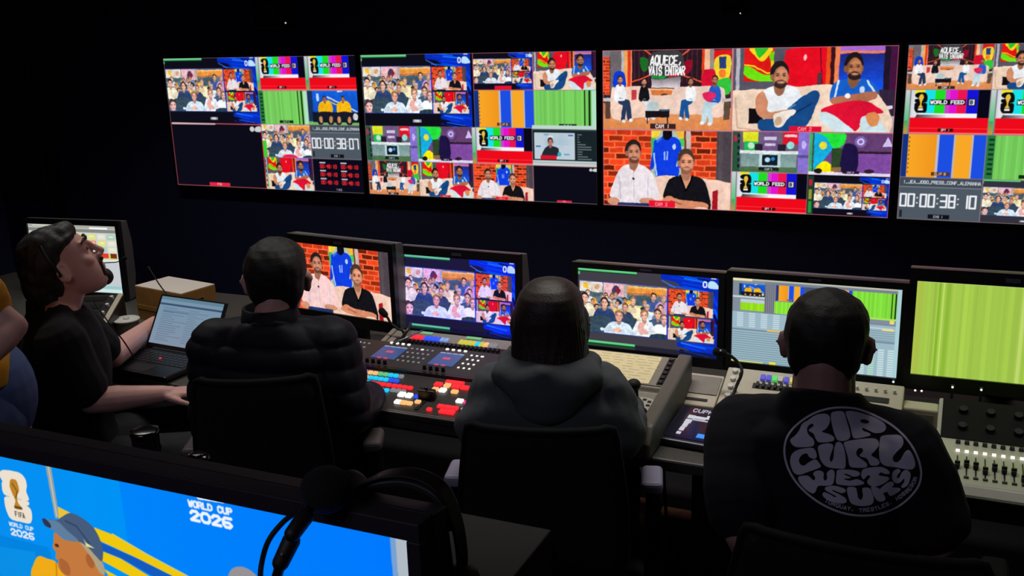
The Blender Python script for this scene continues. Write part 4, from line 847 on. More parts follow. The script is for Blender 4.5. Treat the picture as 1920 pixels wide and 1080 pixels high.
for x, v, m, w, d in ((-1.36, .9, G_red, .03, .016), (-1.33, .9, G_red, .03, .016), (-1.39, .8, G_red, .024, .018), (-1.36, .8, G_am, .018, .018), (-1.33, .8, G_red, .024, .018), (-1.3, .8, G_red, .024, .018), (-1.385, .66, G_am, .018, .014), (-1.36, .66, G_wh, .02, .018), (-1.32, .66, G_am, .02, .014),
                      (-1.47, .4, G_wh, .02, .02), (-1.445, .4, G_wh, .018, .02), (-1.42, .4, G_blue, .012, .014), (-1.46, .2, G_wh, .018, .016), (-1.44, .2, G_am, .018, .016), (-1.42, .2, G_am, .016, .014), (-1.40, .27, G_am, .016, .012), (-1.25, .62, G_red, .024, .02), (-1.222, .62, G_red, .024, .02), (-1.195, .62, G_red, .02, .02), (-1.28, .44, G_wh, .02, .016), (-1.255, .42, G_mag, .018, .01), (-1.23, .42, G_mag, .018, .01), (-1.21, .42, G_dim, .018, .01),
                      (-1.32, .24, G_red, .02, .014), (-1.297, .24, G_red, .02, .014), (-1.275, .24, G_red, .02, .014), (-1.30, .12, G_red, .022, .018), (-1.275, .12, G_red, .022, .018), (-1.2, .85, G_wh, .02, .018), (-1.178, .85, G_am, .02, .018), (-1.345, .12, G_red, .014, .012)):
    obj('key', lo.key(BM(), ux(x), v, w, d, .007), m, sw)
obj('transition_slot', lo.key(BM(), ux(-1.385), .34, .012, .11, .002), M_black, sw)
b = BM(); lo.key(b, ux(-1.385), .42, .056, .02, .03); lo.key(b, ux(-1.385), .42, .01, .012, .04); obj('transition_lever', b, M_black, sw, bevel=.004)
b = BM(); p = lo.p(ux(-1.235), .14); cyl(b, p, p+lo.n*.016, .016, .014, 20); f = obj('track_ball', b, M_black, sw); obj('ball_cap', ball(BM(), p+lo.n*.017, (.009, .009, .005)), M_white, f, smooth=True)
obj('wrist_rest', box(BM(), L(-1.515, 2.315, .785), (WSW, .014, .02)), M_gloss, sw, bevel=.004)

# 2. long key panel behind the mixer
kp = empty('intercom_unit', (-1.5, 2.8, DZ), 0, 'low grey key panel with coloured caps and green labels, under the indigo monitor', 'control panel')
b = BM(); prism(b, [(-.055, .002), (-.055, .098), (.045, .12), (.045, .002)], -.235, .36)
obj('chassis', b, M_grey, kp, bevel=.003)
ks = Slope((-.235, -.055, .099), (.595, 0, 0), (0, .1, .022))
obj('dark_inset', ks.key(BM(), .5, .26, .54, .03, .0012), M_black, kp)
cols = [G_red]*3+[G_blue]*4+[mat('pale blue cap', (120, 150, 200), .4, emit=(120, 150, 200), estr=.6)]*2
for i, m in enumerate(cols): obj('key', ks.key(BM(), .15+i*.026, .5, .012, .022, .008), m, kp)
for i, m in enumerate([G_yel]*4+[G_cy, G_yel, G_am]+[G_dim]*2): obj('key', ks.key(BM(), .45+i*.026, .5, .012, .022, .008), m, kp)
for i in range(22): obj('black_key', ks.key(BM(), .14+i*.0265, .24, .008, .016, .008), M_black, kp)
for u in (.19, .5): obj('green_label', ks.key(BM(), u, .86, .055, .014, .003), mat('green label tape', (110, 170, 120), .6, emit=(96, 156, 112), estr=.6), kp)
for i in range(8): obj('vent_slot', ks.key(BM(), .74+i*.012, .5, .003, .036, .002), M_black, kp)
obj('speaker_disc', cyl(BM(), ks.p(.9, .5), ks.p(.9, .5)+ks.n*.003, .02), M_dkg, kp)
b = BM(); tube(b, [ks.p(.1, .2, .012), ks.p(.115, .5, .03), ks.p(.1, .85, .03), ks.p(.07, 1.0, .01)], .006); obj('handset_loop', b, M_black, kp, True)
b = BM(); prism(b, [(-.06, .0), (-.06, .10), (.05, .125), (.05, 0)], -.255, -.237); obj('end_cheek', b, M_grey, kp, bevel=.003)

# 3. replay/camera control console in front of the long-haired person
cc = empty('camera_control_console', (-.9, 2.6, DZ), 0, 'grey sloping console with a cream script sheet, blue display and joystick', 'control console')
def Lc(x, y, z): return Vector((x+.9, y-2.6, z-DZ))
b = BM(); prism(b, [(-.2, .002), (-.2, .062), (.035, .082), (.04, .098), (.205, .135), (.205, .002)], -.24, .167); obj('chassis', b, M_grey, cc, bevel=.004)
b = BM(); prism(b, [(-.245, .0), (-.245, .045), (-.2, .085), (.03, .118), (.21, .152), (.215, .0)], .167, .21); obj('side_cheek', b, mat('dark grey cheek', (92, 88, 80), .5), cc, bevel=.008)
ps = Slope((-.24, .042, .0985), (.407, 0, 0), (0, .163, .037))
b = BM(); ps.key(b, .5, .5, .405, .16, .003); obj('script_rest', b, M_grey, cc)
sp = obj('recess_frame', ps.key(BM(), .965, .5, .02, .15, .005), M_black, cc)
for j in range(6): obj('function_key', ps.key(BM(), .965, .12+j*.15, .012, .012, .009), M_dkg, cc)
js = Slope((-.24, -.2, .0625), (.407, 0, 0), (0, .235, .02))
obj('lcd_display', js.key(BM(), .45, .72, .085, .055, .012), M_black, cc)
obj('lcd_glass', js.key(BM(), .45, .72, .07, .042, .014), mat('cyan glass', (60, 150, 170), .3, emit=(110, 190, 206), estr=.9), cc)
b = BM(); p = js.p(.9, .42); lathe(b, [(0, 0), (.034, 0), (.034, .006), (.026, .012), (.02, .03), (.012, .034), (0, .034)], p, R=js.R); obj('joystick_boot', b, M_rubber, cc, smooth=True)
b = BM(); caps(b, p+Vector((0, 0, .02)), p+Vector((-.004, .0, .068)), .011, .013); ball(b, p+Vector((-.004, 0, .084)), (.02, .02, .017)); j = fuse('joystick', b, M_rubber, cc, .002, 3)
b = BM(); lathe(b, [(0, 0), (.05, 0), (.05, .003), (0, .003)], js.p(.9, .62), R=js.R); obj('joystick_plate', b, mat('light plate', (176, 174, 166), .4), cc)
for (u, v) in ((.95, .72), (.955, .62), (.91, .76), (.95, .5)): obj('small_key', js.key(BM(), u, v, .01, .008, .006), M_dkg, cc)
b = BM(); p = js.p(.68, .8); caps(b, p+Vector((0, 0, .0)), p+Vector((.01, .02, .03)), .013, .011); ball(b, p+Vector((.012, .024, .04)), .015); fuse('iris_lever', b, M_rubber, cc, .002, 2)
b = BM(); p = js.p(.66, .12); ball(b, p+Vector((0, 0, .012)), (.03, .022, .02)); obj('hand_rest', b, M_rubber, cc, True)
obj('light_rail', js.key(BM(), .72, .6, .005, .08, .004), M_white, cc)
# script sheet lying on the slope
pp = empty('script_sheet', cc.location+ps.p(.46, .5, .0022), 0, 'cream paper script lying on the grey console, right of the long-haired person', 'paper')
q = Slope(Vector(), (.33, 0, 0), ps.uy); b = BM(); box(b, (0, 0, .001), (.345, .15, .0012), ps.R); obj('sheet', b, M_paper, pp)
b = BM(); rnd = random.Random(4)
for j in range(9):
    x = -.16
    while x < .15:
        w = .01+.03*rnd.random(); box(b, ps.R @ Vector((x+w/2, .065-j*.015, .0018)), (w, .0022, .0003), ps.R); x += w+.006+.02*rnd.random()
obj('written_lines', b, mat('faint pencil', (196, 184, 150), .8), pp)

# 4. low beige wedge between the consoles
bw = empty('patch_box', (-.655, 2.79, DZ), 0, 'small beige sloped box between the two large consoles', 'control box')
obj('body', prism(BM(), [(-.075, 0), (-.075, .03), (.06, .08), (.06, 0)], -.055, .055), M_beige, bw, bevel=.004)
bs = Slope((-.055, -.075, .0305), (.11, 0, 0), (0, .135, .05)); obj('slot', bs.key(BM(), .45, .16, .07, .01, .002), M_black, bw); obj('lid', bs.key(BM(), .5, .62, .1, .08, .003), M_grey, bw)
cn = empty('cable_adapter', (-.722, 2.745, DZ), .3, 'small white connector block beside the beige sloped box', 'connector')
obj('block', bb(BM(), -.02, .02, -.012, .012, 0, .018), M_white, cn, bevel=.003); obj('lead', tube(BM(), [(-.005, .01, .01), (-.012, .04, .03), (-.01, .08, .04), (-.012, .11, .008)], .004), M_black, cn, True)

# 5. black touch tablet lying tilted
tb = empty('touch_panel', (-.617, 2.56, DZ), math.radians(-4), 'black tilted touch panel with white keys and one blue key, left of the printed T-shirt', 'touch panel')
b = BM(); prism(b, [(-.1, .004), (-.1, .022), (.1, .045), (.1, .004)], -.072, .072); obj('body', b, mat('blue-black plastic', (40, 38, 58), .35), tb, bevel=.005)
obj('foot', bb(BM(), -.055, .055, -.085, .09, 0, .006), M_rubber, tb)
tsl = Slope((-.072, -.1, .0225), (.144, 0, 0), (0, .2, .023)); wt = mat('white screen keys', (150, 150, 160), .5, emit=(190, 190, 204), estr=.8)
obj('glass', tsl.key(BM(), .5, .52, .126, .178, .0012), mat('dark glass', (34, 33, 50), .15), tb)
for u, v, w, d in ((.34, .68, .02, .018), (.5, .68, .036, .014), (.84, .72, .016, .02), (.73, .72, .03, .02), (.33, .55, .018, .02), (.32, .45, .014, .026), (.31, .32, .013, .02), (.3, .2, .012, .012)): obj('screen_key', tsl.key(BM(), u, v, w, d, .003), wt, tb)
obj('caption_line', tsl.key(BM(), .6, .61, .06, .004, .003), wt, tb)
obj('blue_key', tsl.key(BM(), .78, .2, .034, .02, .003), mat('blue screen key', (40, 110, 190), .5, emit=(50, 130, 220), estr=.9), tb, label='blue lit key')
b = BM()
def stroke3(bm, sl, txt, u, v, h, cw, wd, W, D, hh=.003):
    x = u
    for ch in txt:
        for st in FONT.get(ch, '').split('|'):
            P = [(x+int(q[0])/4*cw*.7, v+(.5-int(q[1])/4)*h) for q in st.split()]
            for (a, c), (e, f) in zip(P[:-1], P[1:]):
                p0, p1 = sl.p(a, c, hh), sl.p(e, f, hh); d = p1-p0
                if d.length < 1e-6: continue
                R = Matrix((d.normalized(), sl.n.cross(d.normalized()), sl.n)).transposed(); box(bm, (p0+p1)/2, (d.length+wd, wd, .0008), R)
        x += cw
stroke3(b, tsl, 'CUPH', .3, .87, .09, .105, .0022, 1, 1); stroke3(b, tsl, 'XV', .74, .85, .09, .105, .0022, 1, 1); obj('lettering', b, wt, tb)
# small objects right of the tablet, partly behind the T-shirt
for i, (px, py, s, lb) in enumerate(((1366, 800, .011, 'small white cube-shaped key block beside the touch panel, nearer one'), (1372, 776, .007, 'tiny white key block beside the touch panel, farther one'))):
    p = at_z(px, py, DZ+.02); o = obj('key_block', box(BM(), (0, 0, s), (s*2, s*2.4, s*2)), M_white, None, bevel=.002); o.location = (p.x, p.y, DZ); tag(o, lb, 'key block')
# pen on the mixer's back edge
pe = empty('stylus', (-1.66, 2.728, .853), math.radians(62), 'thin grey pen leaning behind the vision mixer', 'pen')
b = BM(); cyl(b, (-.03, 0, .003), (.085, 0, .022), .003, .003, 10); obj('barrel', b, M_steel, pe, True); b = BM(); cyl(b, (.085, 0, .022), (.1, 0, .0245), .003, .0012, 10); obj('tip', b, M_black, pe)

# 6. beige console in front of the printed T-shirt
rc = empty('beige_console', (-.28, 2.7, DZ), 0, 'beige console with white button column and coloured key caps, behind the printed T-shirt', 'control console')
b = BM(); prism(b, [(-.1, .002), (-.1, .05), (0, .085), (.105, .128), (.105, .002)], -.3, .19); obj('chassis', b, M_beige, rc, bevel=.004)
r2 = Slope((-.3, 0, .0855), (.49, 0, 0), (0, .105, .043)); r1 = Slope((-.3, -.1, .0505), (.49, 0, 0), (0, .1, .035))
obj('key_recess', r2.key(BM(), .55, .38, .37, .02, .002), M_black, rc)
cap = [G_blue, G_blue, mat('green cap', (70, 190, 90), .4, emit=(70, 200, 90), estr=.7), M_white, G_blue, mat('pale yellow cap', (210, 200, 110), .4, emit=(190, 180, 90), estr=.6), G_blue, M_white, G_blue, G_cy]
capv = mat('violet-blue cap', (80, 76, 190), .4, emit=(76, 72, 190), estr=.6)
for i in range(10): obj('key', r2.key(BM(), .22+i*.034, .68, .013, .02, .008), capv if cap[i] is G_blue else cap[i], rc)
for i in range(12): obj('black_key', r2.key(BM(), .2+i*.034, .4, .008, .018, .009), M_black, rc)
for j in range(3): b = BM(); p = r2.p(.05, .82-j*.3); cyl(b, p, p+r2.n*.009, .0085, .008); obj('round_button', b, M_white, rc)
for j in range(3): b = BM(); p = r1.p(.05, .86-j*.3); cyl(b, p, p+r1.n*.009, .0085, .008); obj('round_button', b, M_white, rc)
for j in range(5): obj('black_stud', (r2 if j < 3 else r1).key(BM(), .085, (.7-j*.3) if j < 3 else .7-(j-3)*.35, .006, .008, .009), M_black, rc)
obj('white_label', r1.key(BM(), .22, .6, .06, .05, .0015), M_white, rc)
obj('grey_plate', r1.key(BM(), .12, .7, .025, .05, .0015), M_grey, rc)
for j in range(5): b = BM(); p = r2.p(.75+.05*j, .7); ball(b, p+r2.n*.006, .005); obj('white_stud', b, M_white, rc, True)
# gooseneck talkback microphone beside it
gm = empty('gooseneck_microphone', (-.545, 2.615, DZ), 0, 'thin black gooseneck talkback microphone bending over the beige console corner', 'microphone')
b = BM(); lathe(b, [(0, 0), (.022, 0), (.022, .012), (.012, .018), (0, .018)]); obj('base', b, M_black, gm)
g = [Vector(p)-gm.location for p in (at_y(1367, 762, 2.62), at_y(1380, 726, 2.66), at_y(1391, 698, 2.68), at_y(1384, 680, 2.7), at_y(1368, 666, 2.7), at_y(1356, 662, 2.7))]
b = BM(); tube(b, [(0, 0, .015)]+g, .0045); obj('gooseneck', b, M_rubber, gm, True)
b = BM(); caps(b, g[-1], g[-1]+Vector((-.018, 0, .002)), .011, .013); obj('capsule', b, M_foam, gm, True)
b = BM(); ball(b, at_y(1351, 657, 2.69)-gm.location, .0028, nu=8, nv=6); obj('tip_light', b, G_dim, gm)
# same sort of microphone in front of the jersey monitor
gm2 = empty('gooseneck_microphone', (-1.70, 2.80, DZ), 0, 'thin black gooseneck microphone rising at the lower right corner of the jersey monitor', 'microphone')
b = BM(); lathe(b, [(0, 0), (.022, 0), (.022, .012), (.012, .018), (0, .018)]); obj('base', b, M_black, gm2)
g = [at_y(px, py, 2.79)-gm2.location for px, py in ((757, 626), (745, 616), (733, 606), (727, 596), (722, 590))]
b = BM(); tube(b, [(0, 0, .015)]+g, .0045); obj('gooseneck', b, M_rubber, gm2, True)
b = BM(); caps(b, g[-1], g[-1]+Vector((-.012, 0, .012)), .011, .012); obj('capsule', b, M_foam, gm2, True)

# 7. audio mixing desk at the right edge
am = empty('audio_mixing_desk', (.4, 2.56, DZ), 0, 'grey audio mixing desk with a row of faders and white lights at the right edge', 'mixing desk')
b = BM(); prism(b, [(-.225, .002), (-.225, .045), (-.2, .062), (.04, .072), (.18, .13), (.18, .002)], -.4, .62); obj('chassis', b, mat('pale grey fader panel', (200, 200, 190), .3), am, bevel=.004)
obj('front_bumper', bb(BM(), -.4, .62, -.24, -.225, .004, .05), M_black, am, bevel=.005)
af = Slope((-.4, -.2, .0625), (1.02, 0, 0), (0, .24, .01)); au = Slope((-.4, .04, .0725), (1.02, 0, 0), (0, .14, .058))
obj('upper_dark_panel', au.key(BM(), .5, .5, 1.0, .145, .002), mat('black mixer panel', (10, 10, 15), .7, spec=.2), am)
nf = 26
for i in range(nf):
    u = .048+i*.0203*1.0/1.02*1.0
    u = (.052+i*.0205)/1.02
    obj('fader_slot', af.key(BM(), u, .4, .003, .1, .0015), M_black, am)
    fk = [.36, .4, .38, .3, .4, .37, .36, .24, .33][i % 9]
    b = BM(); af.key(b, u, fk, .0105, .022, .012); af.key(b, u, fk, .012, .006, .016); obj('fader_cap', b, M_black, am, bevel=.001)
    obj('channel_light', af.key(BM(), u, .72, .009, .006, .005), G_wh, am)
    obj('channel_key', af.key(BM(), u, .14, .011, .007, .003), M_dkg, am)
    b = BM(); p = af.p(u, .92); cyl(b, p, p+af.n*.009, .0062, .005, 12); obj('pan_knob', b, M_dkg, am)
for i in range(14):
    for j in range(2):
        b = BM(); p = au.p((.06+i*.065)/1.02, .3+j*.4); cyl(b, p, p+au.n*.013, .012, .01, 16); obj('dial', b, M_black, am)
ub = empty('rack_shelf', (.08, 2.86, DZ), 0, 'low black equipment rack running under the right-hand monitors', 'equipment rack')
obj('housing', bb(BM(), -.27, .62, -.035, .09, .0, .07), M_blackm, ub, bevel=.004)
obj('front_rail', bb(BM(), -.27, .62, -.048, -.035, .052, .07), M_dkg, ub)
for px, py in ((1716, 732), (1728, 733), (1786, 726), (1840, 731), (1675, 716)):
    p = at_y(px, py, 2.808)-ub.location; b = BM(); ball(b, p, .003, nu=10, nv=6); obj('status_lamp', b, G_wh, ub, True)
    if px > 1730 and px < 1850 or px == 1675: obj('lamp_post', bb(BM(), p.x-.004, p.x+.004, p.y+.002, p.y+.01, .06, p.z+.004), M_blackm, ub)
bx = empty('beige_unit', (-.055, 2.77, DZ), 0, 'small beige box just right of the neck of the man in the printed T-shirt', 'control box')
obj('body', bb(BM(), -.035, .055, -.03, .03, .0, .09), M_beige, bx, bevel=.005); obj('label_window', bb(BM(), -.015, .045, -.0315, -.0302, .03, .075), M_grey, bx)

# ------------------------------------------------------------------ left end of the desk
kc = empty('rotary_console', (-3.12, 2.67, DZ), math.radians(27), 'tilted dark console with columns of white knobs, left of the laptop', 'control console')
b = BM(); prism(b, [(-.15, .0), (-.15, .045), (.16, .125), (.16, 0)], -.17, .17); obj('chassis', b, M_dkg, kc, bevel=.004)
k1 = Slope((-.17, -.15, .0455), (.34, 0, 0), (0, .31, .08))
obj('edge_strip', k1.key(BM(), .965, .5, .02, .31, .003), M_beige, kc, label='beige edge strip'); obj('edge_strip', k1.key(BM(), .035, .12, .05, .06, .003), M_beige, kc)
for j in range(5):
    for u in (.89, .12):
        b = BM(); p = k1.p(u, .12+j*.19); cyl(b, p, p+k1.n*.012, .0085, .007, 14); obj('knob', b, M_white, kc)
for j in range(5): obj('dark_row', k1.key(BM(), .5, .12+j*.19, .22, .03, .002), M_black, kc)
# carton
cb = empty('carton', (-2.895, 3.02, DZ), math.radians(-9), 'brown cardboard carton with a white top, behind the laptop', 'box')
b = BM(); bb(b, -.145, .145, -.085, .085, 0, .139); obj('carton_body', b, M_card, cb, bevel=.002)
b = BM(); bb(b, -.144, .144, -.084, .084, .139, .141); obj('white_top', b, M_cardw, cb, label='white top face')
obj('hand_hole', bb(BM(), -.001, .0012, -.02, .02, .06, .1), M_black, cb).location = (.145, 0, 0)
obj('packing_tape', bb(BM(), -.146, .146, -.0862, -.085, .045, .062), mat('yellow tape', (190, 150, 60), .4), cb)
obj('shipping_label', bb(BM(), .05, .1, -.0862, -.085, .07, .11), mat('grey label', (110, 104, 100), .6), cb)
# tin with a rim
tn = empty('metal_tin', (-2.955, 2.80, DZ), 0, 'small metal tin with a bright rim between the knob console and the carton', 'tin')
b = BM(); lathe(b, [(0, 0), (.043, 0), (.045, .004), (.045, .046), (0, .046)]); obj('body', b, M_grey, tn, True)
b = BM(); lathe(b, [(.036, .046), (.051, .046), (.052, .051), (.049, .054), (.036, .052)]); obj('rim', b, M_white, tn, True)
b = BM(); lathe(b, [(0, .05), (.012, .05), (.012, .06), (0, .062)]); obj('lid_knob', b, M_white, tn, True)
# laptop
lt = empty('laptop', (-2.525, 2.5, DZ), math.radians(-4), 'open black laptop with a pale blue page and a red pointing stick', 'laptop')
b = BM(); bb(b, -.165, .165, -.115, .1, .008, .026); obj('base', b, M_black, lt, bevel=.005)
for sx in (-.13, .13):
    for sy in (-.09, .08): obj('rubber_foot', cyl(BM(), (sx, sy, 0), (sx, sy, .01), .008), M_rubber, lt)
for r in range(5):
    for c_ in range(13): obj('key', bb(BM(), -.15+c_*.0232, -.13+c_*.0232, -.02+r*.0195, -.004+r*.0195, .026, .0275), M_dkg, lt)
obj('trackpad', bb(BM(), -.05, .05, -.1, -.04, .0258, .0264), M_dkg, lt)
b = BM(); cyl(b, (-.0, .02, .026), (0, .02, .031), .0045, .004, 12); obj('pointing_stick', b, glow('pointer red', (230, 50, 70), .9), lt, label='red pointing stick')
LX = Matrix.Translation((0, .1, .026)) @ Matrix.Rotation(math.radians(-31), 4, 'X')
def trl(bm): bmesh.ops.transform(bm, matrix=LX, verts=bm.verts); return bm
obj('lid', trl(bb(BM(), -.165, .165, .001, .009, .0, .205)), M_black, lt, bevel=.004)
picture('display', pic_laptop, .306, .178, 240, lt, LX @ Matrix.Translation((0, -.0005, .108)), gain=.85)
b = BM(); cyl(b, (-.12, .1, .024), (.12, .1, .024), .007); obj('hinge', b, M_blackm, lt)
cable('cable', [at_d(278, 500, 3.84), at_d(300, 535, 3.82), at_d(322, 562, 3.80), at_d(352, 590, 3.78), at_z(372, 632, DZ+.004)], .0026, M_rubber, 'thin black cable running down in front of the carton')

# ------------------------------------------------------------------ rear desk with the big monitor in the foreground
RZ = .66
rd = empty('rear_desk', (-1.1, 1.15, 0), 0, 'black rear desk that carries the big blue-picture monitor', 'desk')
obj('worktop', bb(BM(), -.85, .85, -.42, .42, RZ-.035, RZ), M_deskd, rd, bevel=.004)
for x in (-.82, .82): obj('leg_panel', bb(BM(), x-.02, x+.02, -.35, .38, 0, RZ-.035), M_deskd, rd)
obj('hutch', bb(BM(), -.8, .45, .2, .42, RZ, .95), M_deskd, rd, bevel=.004)
FW, FH = .886, .498; FX = -.594-FW/2; FZ = 1.2575-FH/2
fm = empty('large_monitor', (FX, .97, RZ), 0, 'big foreground monitor showing a blue backdrop and a man in a cap', 'monitor')
def ff(bm): bmesh.ops.translate(bm, verts=bm.verts, vec=(0, 0, FZ-RZ)); return bm
b = BM(); bz = .02
for a in ((-FW/2-bz, FW/2+bz, FH/2, FH/2+.026), (-FW/2-bz, FW/2+bz, -FH/2-bz, -FH/2), (-FW/2-bz, -FW/2, -FH/2, FH/2), (FW/2, FW/2+bz, -FH/2, FH/2)): bb(b, a[0], a[1], -.012, .02, a[2], a[3])
obj('bezel', ff(b), mat('brown-black monitor frame', (42, 36, 42), .4), fm, bevel=.002)
b = BM(); prism(b, [(.02, -FH/2-bz), (.02, FH/2+.026), (.062, FH/2+.018), (.085, .1), (.085, -.15), (.062, -FH/2-bz+.01)], -FW/2-bz, FW/2+bz); obj('shell', ff(b), mat('dark monitor shell', (26, 25, 36), .5), fm, bevel=.004)
obj('screen_backing', ff(bb(BM(), -FW/2, FW/2, .0015, .02, -FH/2, FH/2)), M_blackm, fm)
picture('display', pic_front, FW, FH, 760, fm, Matrix.Translation((0, 0, FZ-RZ)))
obj('stand_neck', bb(BM(), -.06, .06, .07, .1, .012, FZ-RZ), M_black, fm, bevel=.004); obj('stand_base', bb(BM(), -.18, .18, -.02, .17, 0, .014), M_black, fm, bevel=.005)
# foam-headed gooseneck microphone in front of it
fmic = empty('foam_microphone', (-.86, .84, RZ), 0, 'black gooseneck microphone with a foam ball, in front of the big blue picture', 'microphone')
def lf(p): return Vector(p)-fmic.location
hd = at_y(612, 918, .955)
shaft = [at_y(545, 1120, .86), at_y(518, 1085, .87), at_y(536, 1035, .88), at_y(560, 985, .9), at_y(585, 950, .93), at_y(600, 935, .95)]
b = BM(); lathe(b, [(0, 0), (.055, 0), (.055, .012), (.02, .02), (.012, .04), (0, .04)]); obj('base', b, M_black, fmic)
b = BM(); tube(b, [(0, 0, .03), (.02, .01, .25)]+[lf(p) for p in shaft[1:]], .0068); obj('gooseneck', b, M_black, fmic, True)
for k in (2, 3):
    d = (lf(shaft[k+1])-lf(shaft[k])).normalized(); c0 = lf(shaft[k]); b = BM(); caps(b, c0-d*.014, c0+d*.014, .0105, .0115); obj('joint_collar', b, M_blackm, fmic, True)
b = BM(); ball(b, lf(hd), (.034, .034, .030), nu=28, nv=18); obj('foam_windscreen', b, M_foam, fmic, True)
cable('cable', [at_y(488, 1100, .88), at_y(490, 1060, .9), at_y(503, 1015, .91), at_y(530, 980, .93), at_y(556, 960, .95)], .0036, M_rubber, 'thin black cable looping beside the foam-headed microphone')
# headphones hooked over the top right corner
hp = empty('headphones', (-.62, 1.05, 1.24), 0, 'black headphones hooked over the right corner of the big monitor', 'headphones')
def lh(p): return Vector(p)-hp.location
arc = [at_y(672, 912, 1.03), at_y(720, 890, 1.04), at_y(778, 889, 1.05), at_y(828, 916, 1.05), at_y(855, 975, 1.05), at_y(866, 1040, 1.05), at_y(866, 1090, 1.05)]
def strap(bm, P, wv, th):
    S = spline([lh(p) for p in P], 8); rg = []
    for i, p in enumerate(S):
        d = (S[min(i+1, len(S)-1)]-S[max(i-1, 0)]).normalized(); w = Vector((0, 1, 0)); nn = d.cross(w).normalized()
        rg.append([p+w*wv+nn*th, p-w*wv+nn*th, p-w*wv-nn*th, p+w*wv-nn*th])
    return rings_loft(bm, rg)
obj('headband', strap(BM(), arc, .014, .0022), M_black, hp, bevel=.0015)
ar2 = [p+Vector((-.002, -.002, -.011)) for p in arc[:5]]; obj('band_padding', strap(BM(), ar2, .012, .0055), mat('soft black leatherette', (22, 26, 32), .5), hp, bevel=.003)
e0 = lh(at_y(655, 935, 1.035)); b = BM(); lathe(b, [(0, -.018), (.03, -.018), (.038, -.008), (.038, .012), (.03, .018), (0, .018)], e0, R=Matrix.Rotation(math.radians(65), 3, 'Y')); obj('ear_cup', b, M_blackm, hp, True)
e1 = lh(at_y(862, 1110, 1.05)); b = BM(); lathe(b, [(0, -.018), (.03, -.018), (.038, -.008), (.038, .012), (.03, .018), (0, .018)], e1, R=Matrix.Rotation(math.radians(90), 3, 'Y')); obj('ear_cup', b, M_blackm, hp, True)
cable('cable', [at_y(846, 948, 1.075), at_y(862, 990, 1.075), at_y(872, 1040, 1.075), at_y(872, 1080, 1.075), at_y(868, 1130, 1.075)], .0025, M_rubber, 'thin black lead hanging by the headphones at the monitor corner')
# tumbler and small puck on the hutch
cu = empty('tumbler', (-1.575, 1.50, .95), 0, 'black glossy tumbler standing behind the big monitor', 'tumbler')
gl = mat('gloss black steel', (20, 20, 24), .18, spec=.8)
b = BM(); lathe(b, [(0, 0), (.024, 0), (.027, .01), (.030, .085), (.030, .088), (.027, .088), (.024, .012), (0, .012)]); obj('body', b, gl, cu, True)
b = BM(); lathe(b, [(.026, .086), (.0315, .086), (.0315, .094), (.026, .096)]); obj('rim', b, gl, cu, True)
for i, (px, py, r, lb) in enumerate(((372, 860, .026, 'flat round black puck to the right of the tumbler'), (292, 838, .012, 'small round black knob to the left of the tumbler'))):
    p = at_z(px, py, .955); o = empty('puck', (p.x, p.y, .95), 0, lb, 'puck')
    b = BM(); lathe(b, [(0, 0), (r, 0), (r*1.05, .006), (r*.9, .014), (0, .016)]); obj('body', b, gl, o, True)
    b = BM(); lathe(b, [(r*.5, .016), (r*.7, .017), (r*.5, .019)]); obj('ring', b, gl, o, True)
